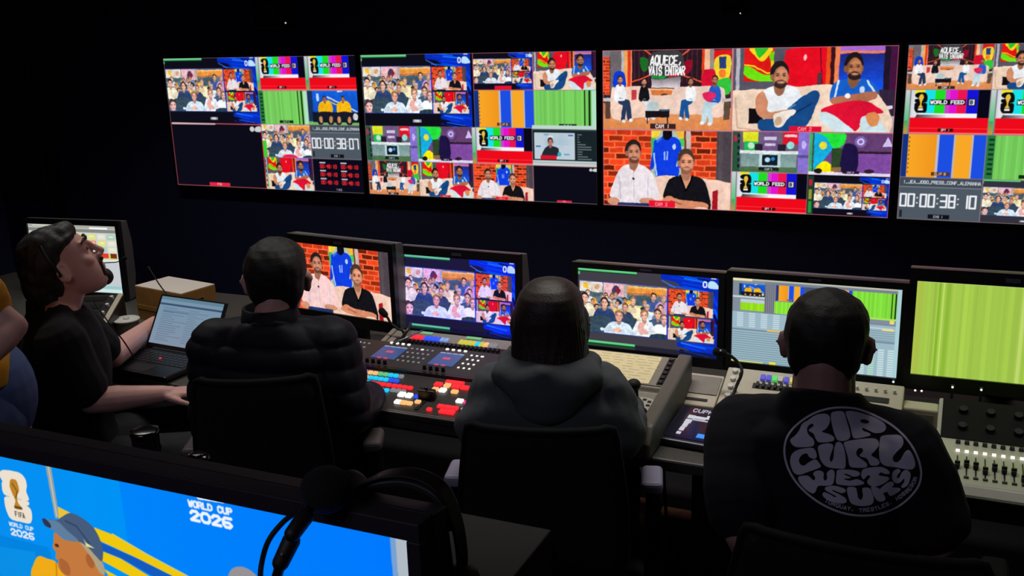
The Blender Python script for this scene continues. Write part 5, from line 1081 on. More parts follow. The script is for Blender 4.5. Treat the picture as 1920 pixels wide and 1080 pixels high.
# ------------------------------------------------------------------ chairs
def chair(name, loc, rz, label, bw=.42, top=.97, arms=True, armc=None, seat=.46, reach=.0):
    t = empty(name, loc, rz, label, 'chair', 'office chairs')
    armc = armc or M_lgrey
    b = BM(); bb(b, -.24, .24, -.2, .26, seat-.06, seat); obj('seat', b, M_chair, t, bevel=.03, seg=3)
    # backrest: curved frame with mesh panel
    z0 = seat+.08; n = 12; b = BM(); F = []; Bk = []
    def yy(x, z): return -.235-.03*(1-(2*x/bw)**2)-.05*max(0, z-.75)
    P = []
    for i in range(n+1):
        x = -bw/2+bw*i/n
        colm = []
        for j in range(9):
            z = z0+(top-z0)*j/8; colm.append((x*(.86+.14*math.sin(math.pi*(j/8)**.8)), yy(x, z), z))
        P.append(colm)
    A = [[b.verts.new((p[0], p[1]+.011, p[2])) for p in c] for c in P]; B = [[b.verts.new((p[0], p[1]-.011, p[2])) for p in c] for c in P]
    for i in range(n):
        for j in range(8):
            b.faces.new([A[i][j], A[i][j+1], A[i+1][j+1], A[i+1][j]]); b.faces.new([B[i][j], B[i+1][j], B[i+1][j+1], B[i][j+1]])
    for j in range(8):
        b.faces.new([A[0][j], B[0][j], B[0][j+1], A[0][j+1]]); b.faces.new([A[n][j], A[n][j+1], B[n][j+1], B[n][j]])
    for i in range(n):
        b.faces.new([A[i][0], A[i+1][0], B[i+1][0], B[i][0]]); b.faces.new([A[i][8], B[i][8], B[i+1][8], A[i+1][8]])
    obj('backrest', b, M_chair, t, True)
    rim = P[0][::1]+[P[i][8] for i in range(1, n)]+P[n][::-1]
    b = BM(); tube(b, rim, .013, 8, 2); obj('back_frame', b, M_cframe, t, True)
    b = BM(); bb(b, -.03, .03, -.3, -.262, seat-.08, z0+.15); bb(b, -.03, .03, -.3, .05, seat-.085, seat-.06); obj('back_bracket', b, M_black, t, bevel=.006)
    if arms:
        for s in (-1, 1):
            b = BM(); tube(b, [(s*.22, 0, seat-.05), (s*.25, 0, seat-.03), (s*.262, .02, seat+.08), (s*.255, .03, seat+.25)], lambda q: .017+.006*math.sin(q*3), 10); a = obj('arm_support', b, M_cframe, t, True)
            b = BM(); bb(b, s*.255-.028, s*.255+.028, -.04, .075, seat+.25, seat+.285); obj('arm_pad', b, M_lgrey if armc is M_lgrey else M_cframe if armc is M_cframe else mat('dark arm pad', (92, 84, 86), .6), t, bevel=.013, seg=3)
    b = BM(); cyl(b, (0, 0, .1), (0, 0, seat-.06), .028, .024); obj('gas_column', b, M_black, t, True)
    for k in range(5):
        a = math.radians(72*k+20); c_, s_ = math.cos(a), math.sin(a)
        b = BM(); tube(b, [(0, 0, .1), (.15*c_, .15*s_, .095), (.29*c_, .29*s_, .075)], lambda q: .024-.008*q, 8); lg = obj('base_leg', b, M_black, t, True)
        b = BM(); x, y = .29*c_, .29*s_; cyl(b, (x-.014*s_, y+.014*c_, .028), (x+.014*s_, y-.014*c_, .028), .028, n=16); cyl(b, (x, y, .03), (x, y, .075), .008, n=8); obj('caster', b, M_rubber, lg, False)
    return t

# ------------------------------------------------------------------ people
def skin_mat(name, c): 
    m_ = mat(name, c, .55, bump=.06, bscale=350, vary=.05); m_.node_tree.nodes['Principled BSDF'].inputs['Subsurface Weight'].default_value = .0; return m_
SKIN = skin_mat('skin warm', (226, 172, 164)); SKIN2 = skin_mat('skin pale', (176, 128, 122))
HEADR = [(-.118, .060, .030, .018), (-.113, .078, .018, .032), (-.10, .090, -.012, .044), (-.08, .091, -.040, .054), (-.06, .092, -.058, .060), (-.04, .091, -.071, .065), (-.02, .090, -.082, .069), (0, .088, -.091, .072), (.02, .085, -.098, .0745), (.04, .089, -.101, .0765), (.06, .087, -.100, .0765), (.08, .076, -.091, .070), (.098, .056, -.073, .057), (.110, .032, -.048, .038), (.116, .010, -.025, .018)]
def ring(z, f, bk, w, M, n=28, e=2.25):
    out = []; cy, ry = (f+bk)/2, (f-bk)/2
    for i in range(n):
        a = 2*math.pi*i/n; ca, sa = math.cos(a), math.sin(a)
        out.append(M @ Vector((w*math.copysign(abs(ca)**(2/e), ca), cy+ry*math.copysign(abs(sa)**(2/e), sa), z)))
    return out
def head(bm, M, s=1.0, beard=False):
    M = M @ Matrix.Scale(s, 4)
    rings_loft(bm, [ring(*r, M) for r in HEADR])
    R3 = M.to_3x3().normalized()
    def T(x, y, z): return M @ Vector((x, y, z))
    for sx in (-1, 1):
        caps(bm, T(sx*.012, .087, .040), T(sx*.045, .076, .043), .0085*s, .008*s)          # brow
        ball(bm, T(sx*.033, .074, .022), (.013*s,)*3)                                         # eyelid
        ball(bm, T(sx*.042, .062, -.012), (.02*s, .022*s, .02*s))                              # cheek
        ball(bm, T(sx*.0125, .099, -.020), (.0085*s,)*3)                                       # nostril
        # ear: disc with a raised rim
        E = R3 @ Matrix.Rotation(sx*math.radians(38), 3, 'Z') @ Matrix.Rotation(math.radians(-10), 3, 'X')
        c = T(sx*.083, -.014, -.002); ball(bm, c, (.010*s, .0185*s, .032*s), R=E); ball(bm, c+E @ Vector((sx*.002*s, .006*s, -.022*s)), (.008*s, .010*s, .011*s), R=E)
        rim = [c+E @ Vector((sx*.009*s, (.019*math.cos(a)-.002)*s, .031*math.sin(a)*s)) for a in [math.radians(q) for q in range(-50, 200, 25)]]
        for a_, b_ in zip(rim[:-1], rim[1:]): caps(bm, a_, b_, .0036*s, .0036*s, 8)
        caps(bm, T(sx*.070, -.002, -.02), T(sx*.076, -.006, -.024), .008*s, .007*s)
    chain(bm, [T(0, .090, .034), T(0, .100, .010), T(0, .112, -.014)], [.008*s, .009*s, .0115*s])   # nose
    caps(bm, T(0, .112, -.016), T(0, .094, -.030), .010*s, .007*s)
    caps(bm, T(-.017, .090, -.050), T(.017, .090, -.050), .0065*s, .0065*s); caps(bm, T(-.015, .0905, -.061), T(.015, .0905, -.061), .007*s, .007*s)   # lips
    ball(bm, T(0, .082, -.098), (.018*s, .014*s, .014*s), R=R3)                                # chin
def hair_short(M, s, name, m, parent, vol=.007, front=True, long_back=False, wav=.0008, fr=60.0):
    M = M @ Matrix.Scale(s, 4); b = BM(); v = vol
    R = [(-.092, -.045, -.060-v*.4, .036), (-.075, -.045, -.066-v*.4, .048), (-.05, -.03, -.074-v, .060), (-.03, -.012, -.086-v, .0705+v*.4), (-.01, .004, -.094-v, .0745+v*.3), (.01, .020, -.100-v, .0765+v*.5), (.03, .030, -.104-v, .079+v), (.05, .052, -.104-v, .079+v), (.065, .078, -.101-v, .077+v), (.082, .082+v, -.092-v, .071+v), (.10, .062+v, -.074-v, .058+v), (.113+v*.6, .036, -.05, .040), (.119+v, .010, -.026, .018)]
    rings_loft(b, [ring(*r, M) for r in R])
    if long_back:
        for p, r in (((0, -.085, .02), (.072, .05, .07)), ((0, -.105, -.03), (.066, .048, .08)), ((0, -.085, -.10), (.056, .045, .065)), ((0, -.02, .095), (.07, .085, .045)), ((0, .045, .092), (.055, .045, .034)), ((0, .05, .103), (.042, .03, .022))):
            ball(b, M @ Vector(p), tuple(q*s for q in r), R=M.to_3x3().normalized())
    def nz(co):
        return (wav*(np.sin(co[:, 0]*fr*3)*np.cos(co[:, 1]*fr*2.6)+np.sin(co[:, 2]*fr*2+co[:, 0]*90)*.8)).astype(np.float32)
    return fuse(name, b, m, parent, .0035, 14 if long_back else 4, noise=nz)
def hand(bm, w, d, n, side, curl=.5, s=1.0, spread=.12):
    """w wrist, d pointing direction, n palm normal (towards the palm side), side +1/-1 puts the thumb"""
    w, d, n = Vector(w), Vector(d).normalized(), Vector(n); n = (n-d*n.dot(d)).normalized(); x = d.cross(n)*side
    def T(a, b_, c): return w+x*a*s+d*b_*s+n*c*s
    R = Matrix((x, d, n)).transposed()
    ball(bm, T(0, .045, 0), (.040*s, .052*s, .0145*s), R=R); ball(bm, T(.012, .025, .004), (.022*s, .03*s, .016*s), R=R)
    caps(bm, T(0, -.02, 0), T(0, .02, 0), .023*s, .024*s)
    for i, (ox, L, r) in enumerate(((.030, .072, .0085), (.010, .080, .0088), (-.010, .075, .0085), (-.029, .058, .0075))):
        p = T(ox, .082-abs(ox-.01)*.25, 0); a = (ox*spread*8*.15, ); ang = curl*.5; P = [p]
        for k, f in enumerate((.45, .32, .23)):
            dd = (d*math.cos(ang)+n*math.sin(ang)+x*(ox*spread*10)).normalized(); p = p+dd*L*f*s; P.append(p); ang += curl*(.9-.05*i)
        chain(bm, [T(ox*.9, .05, 0)]+P, [.009*s, r*s*1.05, r*s, r*s*.92, r*s*.8], 10)
    P = [T(.022, .012, .004), T(.044, .038, .010), T(.054, .062, .018), T(.055, .084, .026)]
    chain(bm, P, [.014*s, .0115*s, .010*s, .008*s], 10)
def torso_rings(zs, k=1.0, grow=0.0, z0=.47, belly=0.0, lean=0.0):
    h = min(zs-.5, .52); g = grow
    def q(t): return zs-h+h*t
    L = [(z0, -.01, .165, .125), (q(.15), -.01, .172, .128+belly*.5), (q(.38), -.01, .158, .112+belly), (q(.6), 0, .168, .114+belly*.4), (q(.8), .003, .178, .116), (q(.93), 0, .176, .104), (q(1.02), -.005, .150, .088), (q(1.09), -.008, .095, .07), (q(1.14), -.005, .062, .058)]
    out = []
    for z, cy, rx, ry in L:
        cy += lean*(z-(zs-h)); out.append([Vector((v.x, v.y, v.z)) for v in ring(z, cy+ry*k**.5+g, cy-ry*k**.5-g, rx*k+g, Matrix.Identity(4), 32, 2.4)])
    return out
def person(name, loc, rz, label, zs=1.02, hz=1.195, hs=1.0, k=1.0, headyaw=0, headpitch=0, headroll=0, hy=.03, hx=0, arms=None, skin=SKIN, top=None, topm=None, sleeve='short', grow=.014, trm=None, shoe=None, belly=0, lean=.0, sw_=.175, noise=None, voxel=.006, legs='sit', armr=1.0, neckr=.055, slv=.0, nkz=0.0):
    t = empty(name, loc, rz, label, 'person')
    M = Matrix.Translation((hx, hy, hz)) @ Matrix.Rotation(headyaw, 4, 'Z') @ Matrix.Rotation(headroll, 4, 'Y') @ Matrix.Rotation(headpitch, 4, 'X')
    b = BM(); rings_loft(b, torso_rings(zs, k, 0, z0=.47 if legs == 'sit' else .82, belly=belly, lean=lean)); head(b, M, hs)
    nb = Vector((0, lean*min(.52, zs-.5)-.0, zs+.03)); nt = M @ Vector((0, -.018, -.055))
    caps(b, nb, nt, neckr*1.1, neckr); caps(b, M @ Vector((0, -.045, -.03)), nb+Vector((0, -.03, .02)), neckr*.85, neckr)
    AR = {}
    for s in (-1, 1):
        S = Vector((s*sw_*k, lean*min(.52, zs-.5), zs-.012)); E_, H_ = [to_loc(t, p) if p is not None else None for p in arms[s][:2]]
        AR[s] = (S, E_, H_)
        caps(b, S, nb+Vector((s*.02, -.01, .02)), .055*armr, .045)
        chain(b, [S, S.lerp(E_, .45), E_], [.056*armr, .047*armr, .040*armr]); chain(b, [E_, E_.lerp(H_, .35), H_], [.040*armr, .042*armr, .026*armr])
        n = arms[s][2] if len(arms[s]) > 2 else Vector((0, 0, -1)); n = Matrix.Rotation(-rz, 3, 'Z') @ Vector(n)
        hand(b, H_, (H_-E_).normalized() if len(arms[s]) < 5 else Matrix.Rotation(-rz, 3, 'Z') @ Vector(arms[s][4]), n, -s, arms[s][3] if len(arms[s]) > 3 else .45, .96)
    if legs == 'sit': LG = {s: [(s*.09, 0, .54), (s*.15, .44, .53), (s*.15, .40, .10), (s*.16, .46, .05)] for s in (-1, 1)}
    else: LG = {s: [(s*.09, 0, .88), (s*.10, .03, .50), (s*.11, -.01, .10), (s*.12, .04, .05)] for s in (-1, 1)}
    for s in (-1, 1): chain(b, LG[s][:3], [.085, .058, .04]); caps(b, LG[s][2], Vector(LG[s][3])+Vector((0, .06, 0)), .04, .035)
    fuse('body', b, skin, t, voxel, 4)
    # upper garment
    b = BM(); rings_loft(b, torso_rings(zs, k, grow, z0=.50 if legs == 'sit' else .98, belly=belly, lean=lean)[:8]+[[Vector((v.x, v.y, v.z-v.y*.32)) for v in ring(zs+.062+nkz, .058+lean*min(.52, zs-.5), -.040-neckr+lean*min(.52, zs-.5), neckr*1.12+.006, Matrix.Identity(4), 32, 2.2)]])
    for s in (-1, 1):
        S, E_, H_ = AR[s]; g = grow
        caps(b, S, nb+Vector((s*.035, -.01, -.005)), .058*armr+g, .045+g*.7)
        if sleeve == 'short':
            X = S.lerp(E_, .72); chain(b, [S, S.lerp(E_, .35), X], [.060*armr+g, .056*armr+g*1.2+slv, .054*armr+g*1.2+slv])
        else:
            X = E_.lerp(H_, .93); chain(b, [S, S.lerp(E_, .5), E_], [.060*armr+g, .054*armr+g, .048*armr+g]); chain(b, [E_, E_.lerp(H_, .4), X], [.048*armr+g, .046*armr+g, .030*armr+g])
    tp = fuse(top, b, topm, t, voxel, 5, noise=noise)
    # trousers
    b = BM(); chain(b, [(-.08, -.01, LG[1][0][2]), (.08, -.01, LG[1][0][2])], [.125, .125])
    for s in (-1, 1): chain(b, [LG[s][0], LG[s][1], LG[s][2]], [.1, .074, .058])
    if legs != 'sit': chain(b, [(-.06, 0, .93), (.06, 0, .93)], [.12, .12])
    fuse('trousers', b, trm or mat('dark trousers', (24, 24, 32), .85, vary=.1), t, .008, 4)
    for s in (-1, 1):
        b = BM(); f = Vector(LG[s][3]); caps(b, f+Vector((0, -.07, 0)), f+Vector((0, .12, -.012)), .046, .038); caps(b, f+Vector((0, -.05, .02)), f+Vector((0, -.05, .06)), .045, .048); bb(b, f.x-.042, f.x+.042, -.11+f.y, f.y+.15, 0.002, .03); fuse('shoe', b, shoe or M_rubber, t, .006, 3)
    return t, M, tp
H_dark = mat('dark brown hair', (22, 17, 17), .6, bump=.6, bscale=260, vary=.4); H_brown = mat('brown hair', (44, 30, 28), .5, bump=.5, bscale=240, vary=.4)
def wrinkle(a=.004, f=9.0, ph=0):
    def fn(co): return (a*(np.sin(co[:, 2]*f*3.1+co[:, 0]*f*2+ph)*np.sin(co[:, 0]*f*4-co[:, 2]*f*1.3+ph)+.6*np.sin(co[:, 2]*f*6+co[:, 1]*f*5))).astype(np.float32)
    return fn

# man in the printed T-shirt (right)
T_navy = mat('dark navy cotton', (8, 10, 24), .9, bump=.3, bscale=700, vary=.1)
R_, RM, R_top = person('person', (-.225, 2.055, 0), math.radians(2), 'person with short hair seen from behind, in a dark T-shirt with a round white print', zs=1.015, hz=1.198, nkz=.034, hs=.99, k=.96, headpitch=math.radians(-6), hy=.03,
    arms={-1: (at_d(1392, 1000, 2.1), at_d(1432, 1075, 2.22), (0, 0, -1), .5), 1: (at_d(1760, 1015, 2.08), at_d(1720, 925, 2.4), (0, 0, -1), .5)}, top='t_shirt', topm=T_navy, grow=.018, noise=wrinkle(.003, 8), sw_=.172, armr=.98, neckr=.064, slv=.008, skin=SKIN2)
hair_short(RM, .99, 'hair', H_dark, R_, .006)
# long-haired person in the grey hoodie
T_hood = mat('grey hoodie fleece', (82, 86, 92), .95, bump=.5, bscale=500, vary=.12)
W_, WM, W_top = person('person', (-.90, 2.19, 0), math.radians(16), 'person with long straight brown hair seen from behind, in a grey hooded sweatshirt', zs=.985, hz=1.143, hs=.98, k=.92, hy=.03,
    arms={-1: (at_d(900, 800, 2.52), at_d(950, 790, 2.75), (0, 0, -1), .5), 1: (at_d(1166, 812, 2.50), at_d(1178, 765, 2.8), (0, 0, -1), .7)}, top='hooded_sweatshirt', topm=T_hood, sleeve='long', grow=.022, noise=wrinkle(.004, 10, 1), neckr=.048, armr=.86, sw_=.146)
b = BM()
for a, r in (((0, -.105, 1.02), (.115, .055, .055)), ((-.085, -.06, 1.04), (.055, .06, .045)), ((.085, -.06, 1.04), (.055, .06, .045)), ((0, -.10, .975), (.09, .045, .05)), ((-.095, .0, 1.045), (.04, .06, .035)), ((.095, .0, 1.045), (.04, .06, .035))): ball(b, a, r)
caps(b, (-.1, -.02, 1.055), (0, -.125, 1.065), .022, .022); caps(b, (.1, -.02, 1.055), (0, -.125, 1.065), .022, .022)
fuse('hood', b, T_hood, W_, .008, 26, noise=wrinkle(.004, 9))
b = BM(); M = WM @ Matrix.Scale(.98, 4)
HR = [(-.225, -.040, -.105, .078), (-.19, -.030, -.128, .090), (-.15, -.02, -.132, .094), (-.11, -.012, -.127, .095), (-.07, -.005, -.120, .095), (-.03, .004, -.114, .095), (0, .018, -.112, .094), (.03, .040, -.112, .091), (.06, .080, -.108, .086), (.082, .085, -.100, .078), (.10, .066, -.082, .064), (.114, .038, -.058, .046), (.122, .012, -.03, .02)]
rings_loft(b, [ring(*r, M) for r in HR])
for s in (-1, 1): ball(b, M @ Vector((s*.080, -.012, -.005)), (.022, .04, .055))
caps(b, M @ Vector((.076, -.035, -.06)), M @ Vector((.094, -.05, -.25)), .024, .012)
def strands(co):
    a = np.arctan2(co[:, 0], -(co[:, 1])); w = np.clip((1.22-co[:, 2])/.08, 0, 1); return (w*(.0010*np.sin(a*70)+.0006*np.sin(a*131+co[:, 2]*20))).astype(np.float32)
fuse('long_hair', b, H_brown, W_, .0035, 3, noise=strands)
# man in the puffer jacket
T_puff = mat('black quilted nylon', (17, 18, 32), .62, spec=.25)
def quilt(co):
    z = co[:, 2]; return (.009*np.abs(np.sin(np.pi*z/.062+.8*np.sin(co[:, 0]*5)))**.6-.003+.0018*np.sin(co[:, 0]*60+z*22)*np.sin(co[:, 1]*50)).astype(np.float32)
J_, JM, J_top = person('person', (-1.70, 2.12, 0), math.radians(26), 'person with short dark hair seen from behind, in a black quilted puffer jacket', zs=1.035, hz=1.205, hs=.97, k=.94, hx=.02, headyaw=math.radians(4), headpitch=math.radians(-2), hy=.035,
    arms={-1: (at_d(408, 790, 2.8), at_d(420, 770, 3.05), (0, 0, -1), .5), 1: (at_d(648, 770, 2.78), at_d(690, 748, 3.0), (0, 0, -1), .5)}, top='puffer_jacket', topm=T_puff, sleeve='long', grow=.026, noise=quilt, sw_=.162)
hair_short(JM, 1.0, 'hair', H_dark, J_, .006)
b = BM(); rg = []
for z, r in ((1.05, .10), (1.08, .090), (1.115, .080), (1.145, .074), (1.146, .066), (1.11, .066)): rg.append([Vector((r*math.cos(a*math.pi/14), r*1.0*math.sin(a*math.pi/14)-.005, z)) for a in range(28)])
obj('collar', rings_loft(b, rg), T_puff, J_, True)
# man looking up at the screens (left)
T_blk = mat('black cotton', (8, 9, 18), .9, bump=.3, bscale=700)
L_, LM, L_top = person('person', (-2.555, 2.155, 0), math.radians(-42), 'bearded person in a black T-shirt and headset looking up at the wall screens', zs=1.0, hz=1.185, hs=1.0, k=.98, headpitch=math.radians(26), hy=.04,
    arms={1: (at_d(172, 752, 3.06), at_d(308, 738, 3.10), (0, 0, -1), .9), -1: (at_d(212, 668, 3.42), at_d(288, 606, 3.82), (0, 0, -1), .5)}, top='t_shirt', topm=T_blk, grow=.016, noise=wrinkle(.003, 8, 2), voxel=.0045, skin=SKIN, neckr=.05)
hair_short(LM, 1.0, 'hair', H_dark, L_, .008, long_back=True, wav=.0014)
# beard and moustache
b = BM()
ball(b, LM @ Vector((0, .084, -.092)), (.027, .0165, .024), R=LM.to_3x3()); ball(b, LM @ Vector((0, .075, -.106)), (.030, .018, .013), R=LM.to_3x3())
caps(b, LM @ Vector((-.022, .091, -.042)), LM @ Vector((0, .1, -.037)), .0055, .006); caps(b, LM @ Vector((.022, .091, -.042)), LM @ Vector((0, .1, -.037)), .0055, .006)
for s in (-1, 1): caps(b, LM @ Vector((s*.022, .091, -.042)), LM @ Vector((s*.029, .082, -.078)), .0055, .007)
fuse('beard', b, mat('brown beard hair', (44, 30, 27), .8, bump=.8, bscale=400, vary=.4), L_, .003, 3)
for s in (-1, 1):
    b = BM(); ball(b, LM @ Vector((s*.032, .0815, .021)), .0088); obj('eye', b, mat('eye white', (120, 110, 108), .3), L_, True)
    b = BM(); chain(b, [LM @ Vector((s*.014, .097, .043)), LM @ Vector((s*.034, .093, .049)), LM @ Vector((s*.05, .08, .043))], [.004, .0045, .003], 8); obj('eyebrow', b, H_dark, L_, True)
# headset worn by him: band, cups, boom, lead
hs = empty('headset', L_.location+Matrix.Rotation(L_.rotation_euler.z, 3, 'Z') @ (LM @ Vector((0, 0, 0))), L_.rotation_euler.z, 'thin black headset with a mouth microphone worn by the man looking up', 'headset')
HM = Matrix.Translation(-(LM @ Vector((0, 0, 0)))) @ LM
def hm(x, y, z): return HM @ Vector((x, y, z))
b = BM(); tube(b, [hm(.097*math.sin(a), -.02, .135*math.cos(a)-.0) for a in [math.radians(q) for q in range(-92, 93, 23)]], .006); obj('headband', b, M_black, hs, True)
for s in (-1,):
    b = BM(); ball(b, hm(s*.098, -.018, .0), (.012, .028, .03), R=HM.to_3x3()); obj('ear_pad', b, M_foam, hs, True)
b = BM(); tube(b, [hm(-.094, -.01, .0), hm(-.098, .04, -.045), hm(-.07, .105, -.075), hm(-.03, .128, -.078), hm(-.005, .148, -.076)], .0016); obj('boom', b, M_black, hs, True)
b = BM(); caps(b, hm(-.004, .150, -.076), hm(.004, .158, -.074), .0065, .0065); obj('microphone_capsule', b, M_foam, hs, True)
b = BM(); tube(b, [Matrix.Rotation(-hs.rotation_euler.z, 3, 'Z') @ (at_d(px, py, d)-hs.location) for px, py, d in ((176, 566, 3.08), (205, 606, 3.02), (232, 640, 3.06), (250, 668, 3.15))], .0022); obj('lead', b, M_rubber, hs, True)
# standing person at the left edge
T_yel = mat('yellow cotton', (228, 160, 26), .85, bump=.2, bscale=600, vary=.06); M_jean = mat('blue denim', (78, 98, 150), .9, bump=.4, bscale=700, vary=.12)
S_, SM, S_top = person('person', (-2.43, 1.72, 0), math.radians(142), 'person in a yellow T-shirt and blue jeans standing at the left edge', zs=1.42, hz=1.61, hs=1.0, k=.9, hy=.16,
    arms={-1: (at_d(26, 612, 2.52), at_d(-40, 690, 2.42), (0, 0, -1), .4), 1: (at_d(-150, 600, 2.6), at_d(-120, 700, 2.42), (1, 0, 0), .5)}, top='t_shirt', topm=T_yel, grow=.02, noise=wrinkle(.004, 9, 3), trm=M_jean, legs='stand', shoe=M_white, belly=.0, sw_=.15, lean=.16, armr=.85, hx=0)
hair_short(SM, 1.0, 'hair', H_dark, S_, .006)
b = BM(); ball(b, (0, -.075, .93), (.15, .095, .15)); b2 = fuse('jeans_seat', b, M_jean, S_, .008, 3)

# ------------------------------------------------------------------ round print on the back of the T-shirt
def shirt_print():
    cv = Cv(1120, 840); cv.fill((0, 0, 0)); Wc = (255, 255, 255); Bk = (0, 0, 0)
    # traced in a 1440 x 1080 frame
    s = cv; X = lambda L: [(x/1440, y/1080) for x, y in L]
    ell = [(640, 106), (760, 122), (900, 178), (1040, 256), (1150, 352), (1230, 462), (1278, 580), (1290, 680), (1262, 780), (1180, 880), (1080, 950), (950, 1000), (800, 1018), (640, 998), (480, 935), (350, 850), (240, 740), (170, 620), (140, 500), (150, 390), (200, 300), (290, 215), (400, 150), (520, 114)]
    n = len(ell); out = []
    for i in range(n):
        p = [ell[(i+j-1) % n] for j in range(4)]
        for j in range(6):
            t = j/6; out.append(tuple(0.5*((2*p[1][q])+(p[2][q]-p[0][q])*t+(2*p[0][q]-5*p[1][q]+4*p[2][q]-p[3][q])*t*t+(3*p[1][q]-p[0][q]-3*p[2][q]+p[3][q])*t**3) for q in (0, 1)))
    s.line(X(out+out[:1]), .0155, Wc)
    G = [
     # R I P
     [(400, 172), (470, 158), (515, 175), (520, 230), (490, 285), (455, 312), (520, 335), (555, 360), (545, 392), (440, 402), (408, 380), (385, 330), (345, 300), (385, 262), (372, 243), (340, 262), (330, 300), (345, 340), (385, 380), (382, 430), (300, 442), (225, 435), (188, 385), (230, 345), (265, 300), (290, 245), (335, 215)],
     [(545, 145), (600, 136), (640, 150), (665, 230), (685, 300), (690, 360), (650, 388), (590, 385), (560, 330), (535, 230), (530, 170)],
     [(655, 142), (720, 138), (820, 165), (920, 205), (980, 245), (995, 285), (965, 318), (900, 325), (840, 300), (795, 280), (800, 305), (850, 325), (860, 345), (800, 362), (730, 370), (708, 340), (690, 260), (665, 190)],
     # C U R L
     [(290, 455), (370, 448), (400, 470), (412, 520), (390, 540), (350, 525), (330, 495), (290, 505), (262, 545), (272, 585), (305, 597), (345, 570), (400, 545), (435, 580), (440, 612), (340, 650), (262, 675), (215, 650), (188, 570), (200, 505), (240, 470)],
     [(425, 435), (480, 412), (535, 415), (550, 440), (530, 500), (520, 545), (535, 565), (552, 530), (560, 450), (580, 402), (620, 410), (645, 470), (655, 560), (645, 620), (590, 622), (500, 608), (450, 560), (428, 490)],
     [(645, 400), (760, 378), (880, 370), (925, 390), (932, 430), (900, 475), (870, 510), (925, 545), (938, 580), (905, 598), (860, 590), (835, 540), (780, 520), (775, 505), (798, 480), (795, 455), (765, 452), (745, 480), (750, 515), (790, 545), (832, 580), (825, 612), (740, 615), (690, 600), (672, 520), (650, 450)],
     [(960, 350), (1040, 340), (1110, 345), (1140, 380), (1135, 430), (1090, 480), (1055, 520), (1055, 555), (1085, 570), (1120, 545), (1150, 490), (1185, 468), (1215, 500), (1240, 570), (1232, 615), (1190, 630), (1080, 612), (990, 600), (945, 560), (935, 470), (942, 390)],
     # W E T S
     [(262, 690), (330, 682), (360, 700), (385, 722), (400, 700), (382, 668), (400, 645), (440, 640), (470, 660), (468, 700), (480, 725), (500, 705), (498, 660), (530, 632), (558, 645), (560, 700), (545, 755), (500, 768), (425, 770), (400, 820), (370, 830), (310, 790), (262, 730)],
     [(590, 635), (690, 632), (765, 650), (768, 680), (720, 690), (665, 668), (640, 672), (700, 700), (640, 710), (690, 725), (750, 712), (808, 738), (790, 758), (700, 768), (600, 758), (575, 740), (578, 670)],
     [(800, 630), (880, 612), (960, 610), (1015, 640), (1022, 665), (990, 668), (950, 655), (935, 680), (1000, 690), (1020, 708), (980, 745), (900, 775), (845, 755), (838, 725), (862, 690), (840, 680), (805, 712), (785, 680)],
     [(1060, 640), (1100, 625), (1118, 645), (1095, 670), (1085, 695), (1105, 700), (1130, 655), (1165, 632), (1200, 660), (1200, 700), (1180, 760), (1140, 785), (1125, 770), (1150, 735), (1148, 705), (1120, 735), (1080, 745), (1050, 720), (1044, 675)],
     # S U I T
     [(500, 775), (560, 768), (640, 790), (655, 815), (620, 830), (555, 805), (545, 812), (620, 850), (658, 880), (655, 910), (600, 915), (510, 890), (462, 850), (475, 822), (530, 845), (560, 862), (575, 855), (500, 815), (480, 790)],
     [(668, 785), (735, 782), (750, 820), (760, 870), (785, 885), (800, 850), (795, 790), (845, 785), (870, 810), (890, 880), (870, 925), (790, 938), (710, 920), (680, 870)],
     [(870, 775), (925, 785), (960, 820), (988, 870), (975, 895), (930, 898), (895, 860), (875, 810)],
     [(940, 800), (1000, 745), (1045, 732), (1060, 758), (1045, 780), (1105, 785), (1115, 805), (1040, 852), (1020, 845), (1000, 818), (970, 828)]]
    for g in G: s.blob(X(g), Wc, 5)
    s.ell(812/1440, 225/1080, 38/1440, 17/1080, Bk, .2)
    # small arc caption along the lower rim
    cap = 'TORQUAY, TRESTLES, HOSSEGOR'; ctrl = [(480, 888), (560, 925), (660, 955), (780, 975), (900, 962), (1010, 920), (1110, 862), (1190, 800), (1238, 720), (1245, 690)]
    L = [0]
    for a, b_ in zip(ctrl[:-1], ctrl[1:]): L.append(L[-1]+math.dist(a, b_))
    for i, ch in enumerate(cap):
        d = (i+.5)/len(cap)*L[-1]; k = max(j for j in range(len(L)-1) if L[j] <= d); t = (d-L[k])/(L[k+1]-L[k])
        x = ctrl[k][0]+(ctrl[k+1][0]-ctrl[k][0])*t; y = ctrl[k][1]+(ctrl[k+1][1]-ctrl[k][1])*t; an = math.atan2(ctrl[k+1][1]-ctrl[k][1], ctrl[k+1][0]-ctrl[k][0])
        for st in FONT.get(ch, '').split('|'):
            P = [((int(q[0])-2)*5.6, (int(q[1])-2)*7.0) for q in st.split()]
            P = [(x+p[0]*math.cos(an)-p[1]*math.sin(an), y+p[0]*math.sin(an)+p[1]*math.cos(an)) for p in P]
            if P: s.line(X(P if len(P) > 1 else P*2), .0062, Wc)
    A = cv.A[..., 0]/255.0
    ny, nx = 420, 560; A = A.reshape(ny, 2, nx, 2).mean((1, 3))
    dg = bpy.context.evaluated_depsgraph_get(); me = R_top.data
    bvh = BVHTree.FromPolygons([v.co.copy() for v in me.vertices], [tuple(p.vertices) for p in me.polygons])
    Mi = R_top.matrix_world.inverted() if False else (Matrix.Translation(R_.location) @ Matrix.Rotation(R_.rotation_euler.z, 4, 'Z')).inverted()
    o_ = Mi @ O; R3 = Mi.to_3x3()
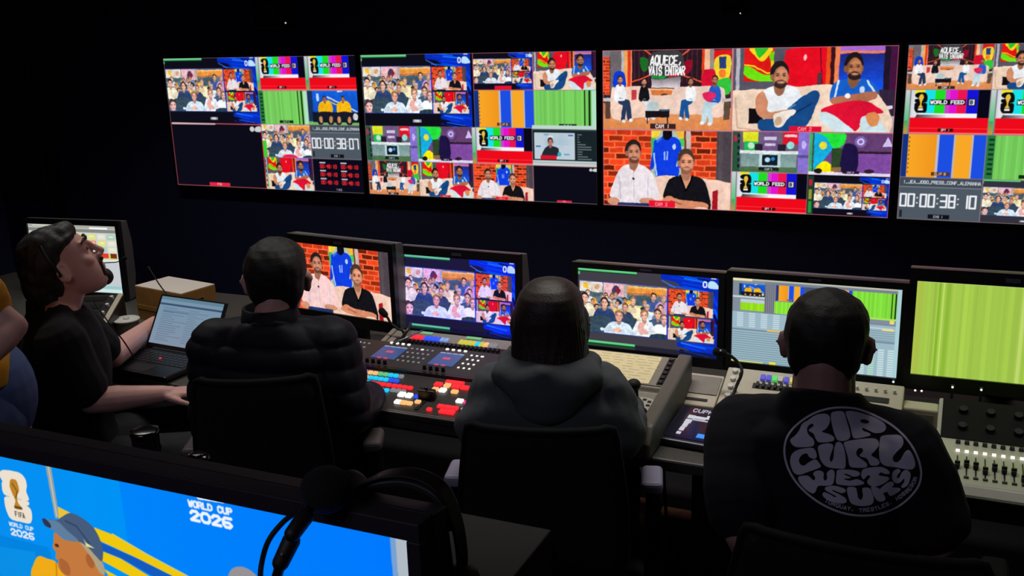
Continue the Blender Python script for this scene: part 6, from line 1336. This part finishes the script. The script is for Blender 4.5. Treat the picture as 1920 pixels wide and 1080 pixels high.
    # sight the print's outline once from behind, then lay it on the cloth along the cloth's own surface
    need = np.zeros((ny, nx), bool); m_ = A > .03; need |= m_; need[1:] |= m_[:-1]; need[:-1] |= m_[1:]; need[:, 1:] |= need[:, :-1]; need[:, :-1] |= need[:, 1:]
    idx = -np.ones((ny, nx), int); V = []; C = []
    for j in range(ny):
        for i in range(nx):
            if not need[j, i]: continue
            px = 1440+(i+.5)/nx*320; py = 740+(j+.5)/ny*240; d = (R3 @ ray(px, py)).normalized()
            h = bvh.ray_cast(o_, d)
            if h[0] is None: continue
            idx[j, i] = len(V); V.append(h[0]+h[1]*.0012 if h[1].dot(d) < 0 else h[0]-h[1]*.0012); C.append(A[j, i])
    F = []
    for j in range(ny-1):
        for i in range(nx-1):
            q = (idx[j+1, i], idx[j+1, i+1], idx[j, i+1], idx[j, i])
            if min(q) >= 0: F.append(q)
    me = bpy.data.meshes.new('back_print'); me.from_pydata(V, [], F); me.update(); me.polygons.foreach_set('use_smooth', [True]*len(F))
    at = me.color_attributes.new('ink', 'FLOAT_COLOR', 'POINT'); C = np.array(C)[:, None]; base = np.array(lin((8, 10, 24))); ink = np.array(lin((226, 218, 240)))
    at.data.foreach_set('color', np.concatenate([base*(1-C)+ink*C, np.ones_like(C)], 1).astype(np.float32).ravel())
    mt = bpy.data.materials.new('print ink'); mt.use_nodes = True; nt = mt.node_tree; a = nt.nodes.new('ShaderNodeAttribute'); a.attribute_name = 'ink'
    nt.links.new(a.outputs['Color'], nt.nodes['Principled BSDF'].inputs['Base Color']); nt.nodes['Principled BSDF'].inputs['Roughness'].default_value = .85
    me.materials.append(mt); o = bpy.data.objects.new('back_print', me); COL.objects.link(o); o.parent = R_top; o['label'] = 'round white RIP CURL WETSUITS print'
shirt_print()
# ------------------------------------------------------------------ chairs under the people
chair('office_chair', (-1.70, 2.12, 0), math.radians(26), 'black office chair under the person in the puffer jacket', .34, 1.02, armc=M_black)
chair('office_chair', (-.90, 2.19, 0), math.radians(16), 'black office chair with light grey arms under the long-haired person', .385, .975)
chair('office_chair', (-.12, 2.07, 0), math.radians(1), 'black office chair under the person in the printed T-shirt', .5, .885, armc=M_cframe)
chair('office_chair', (-2.555, 2.155, 0), math.radians(-42), 'black office chair under the person looking up', .40, .86, arms=False)
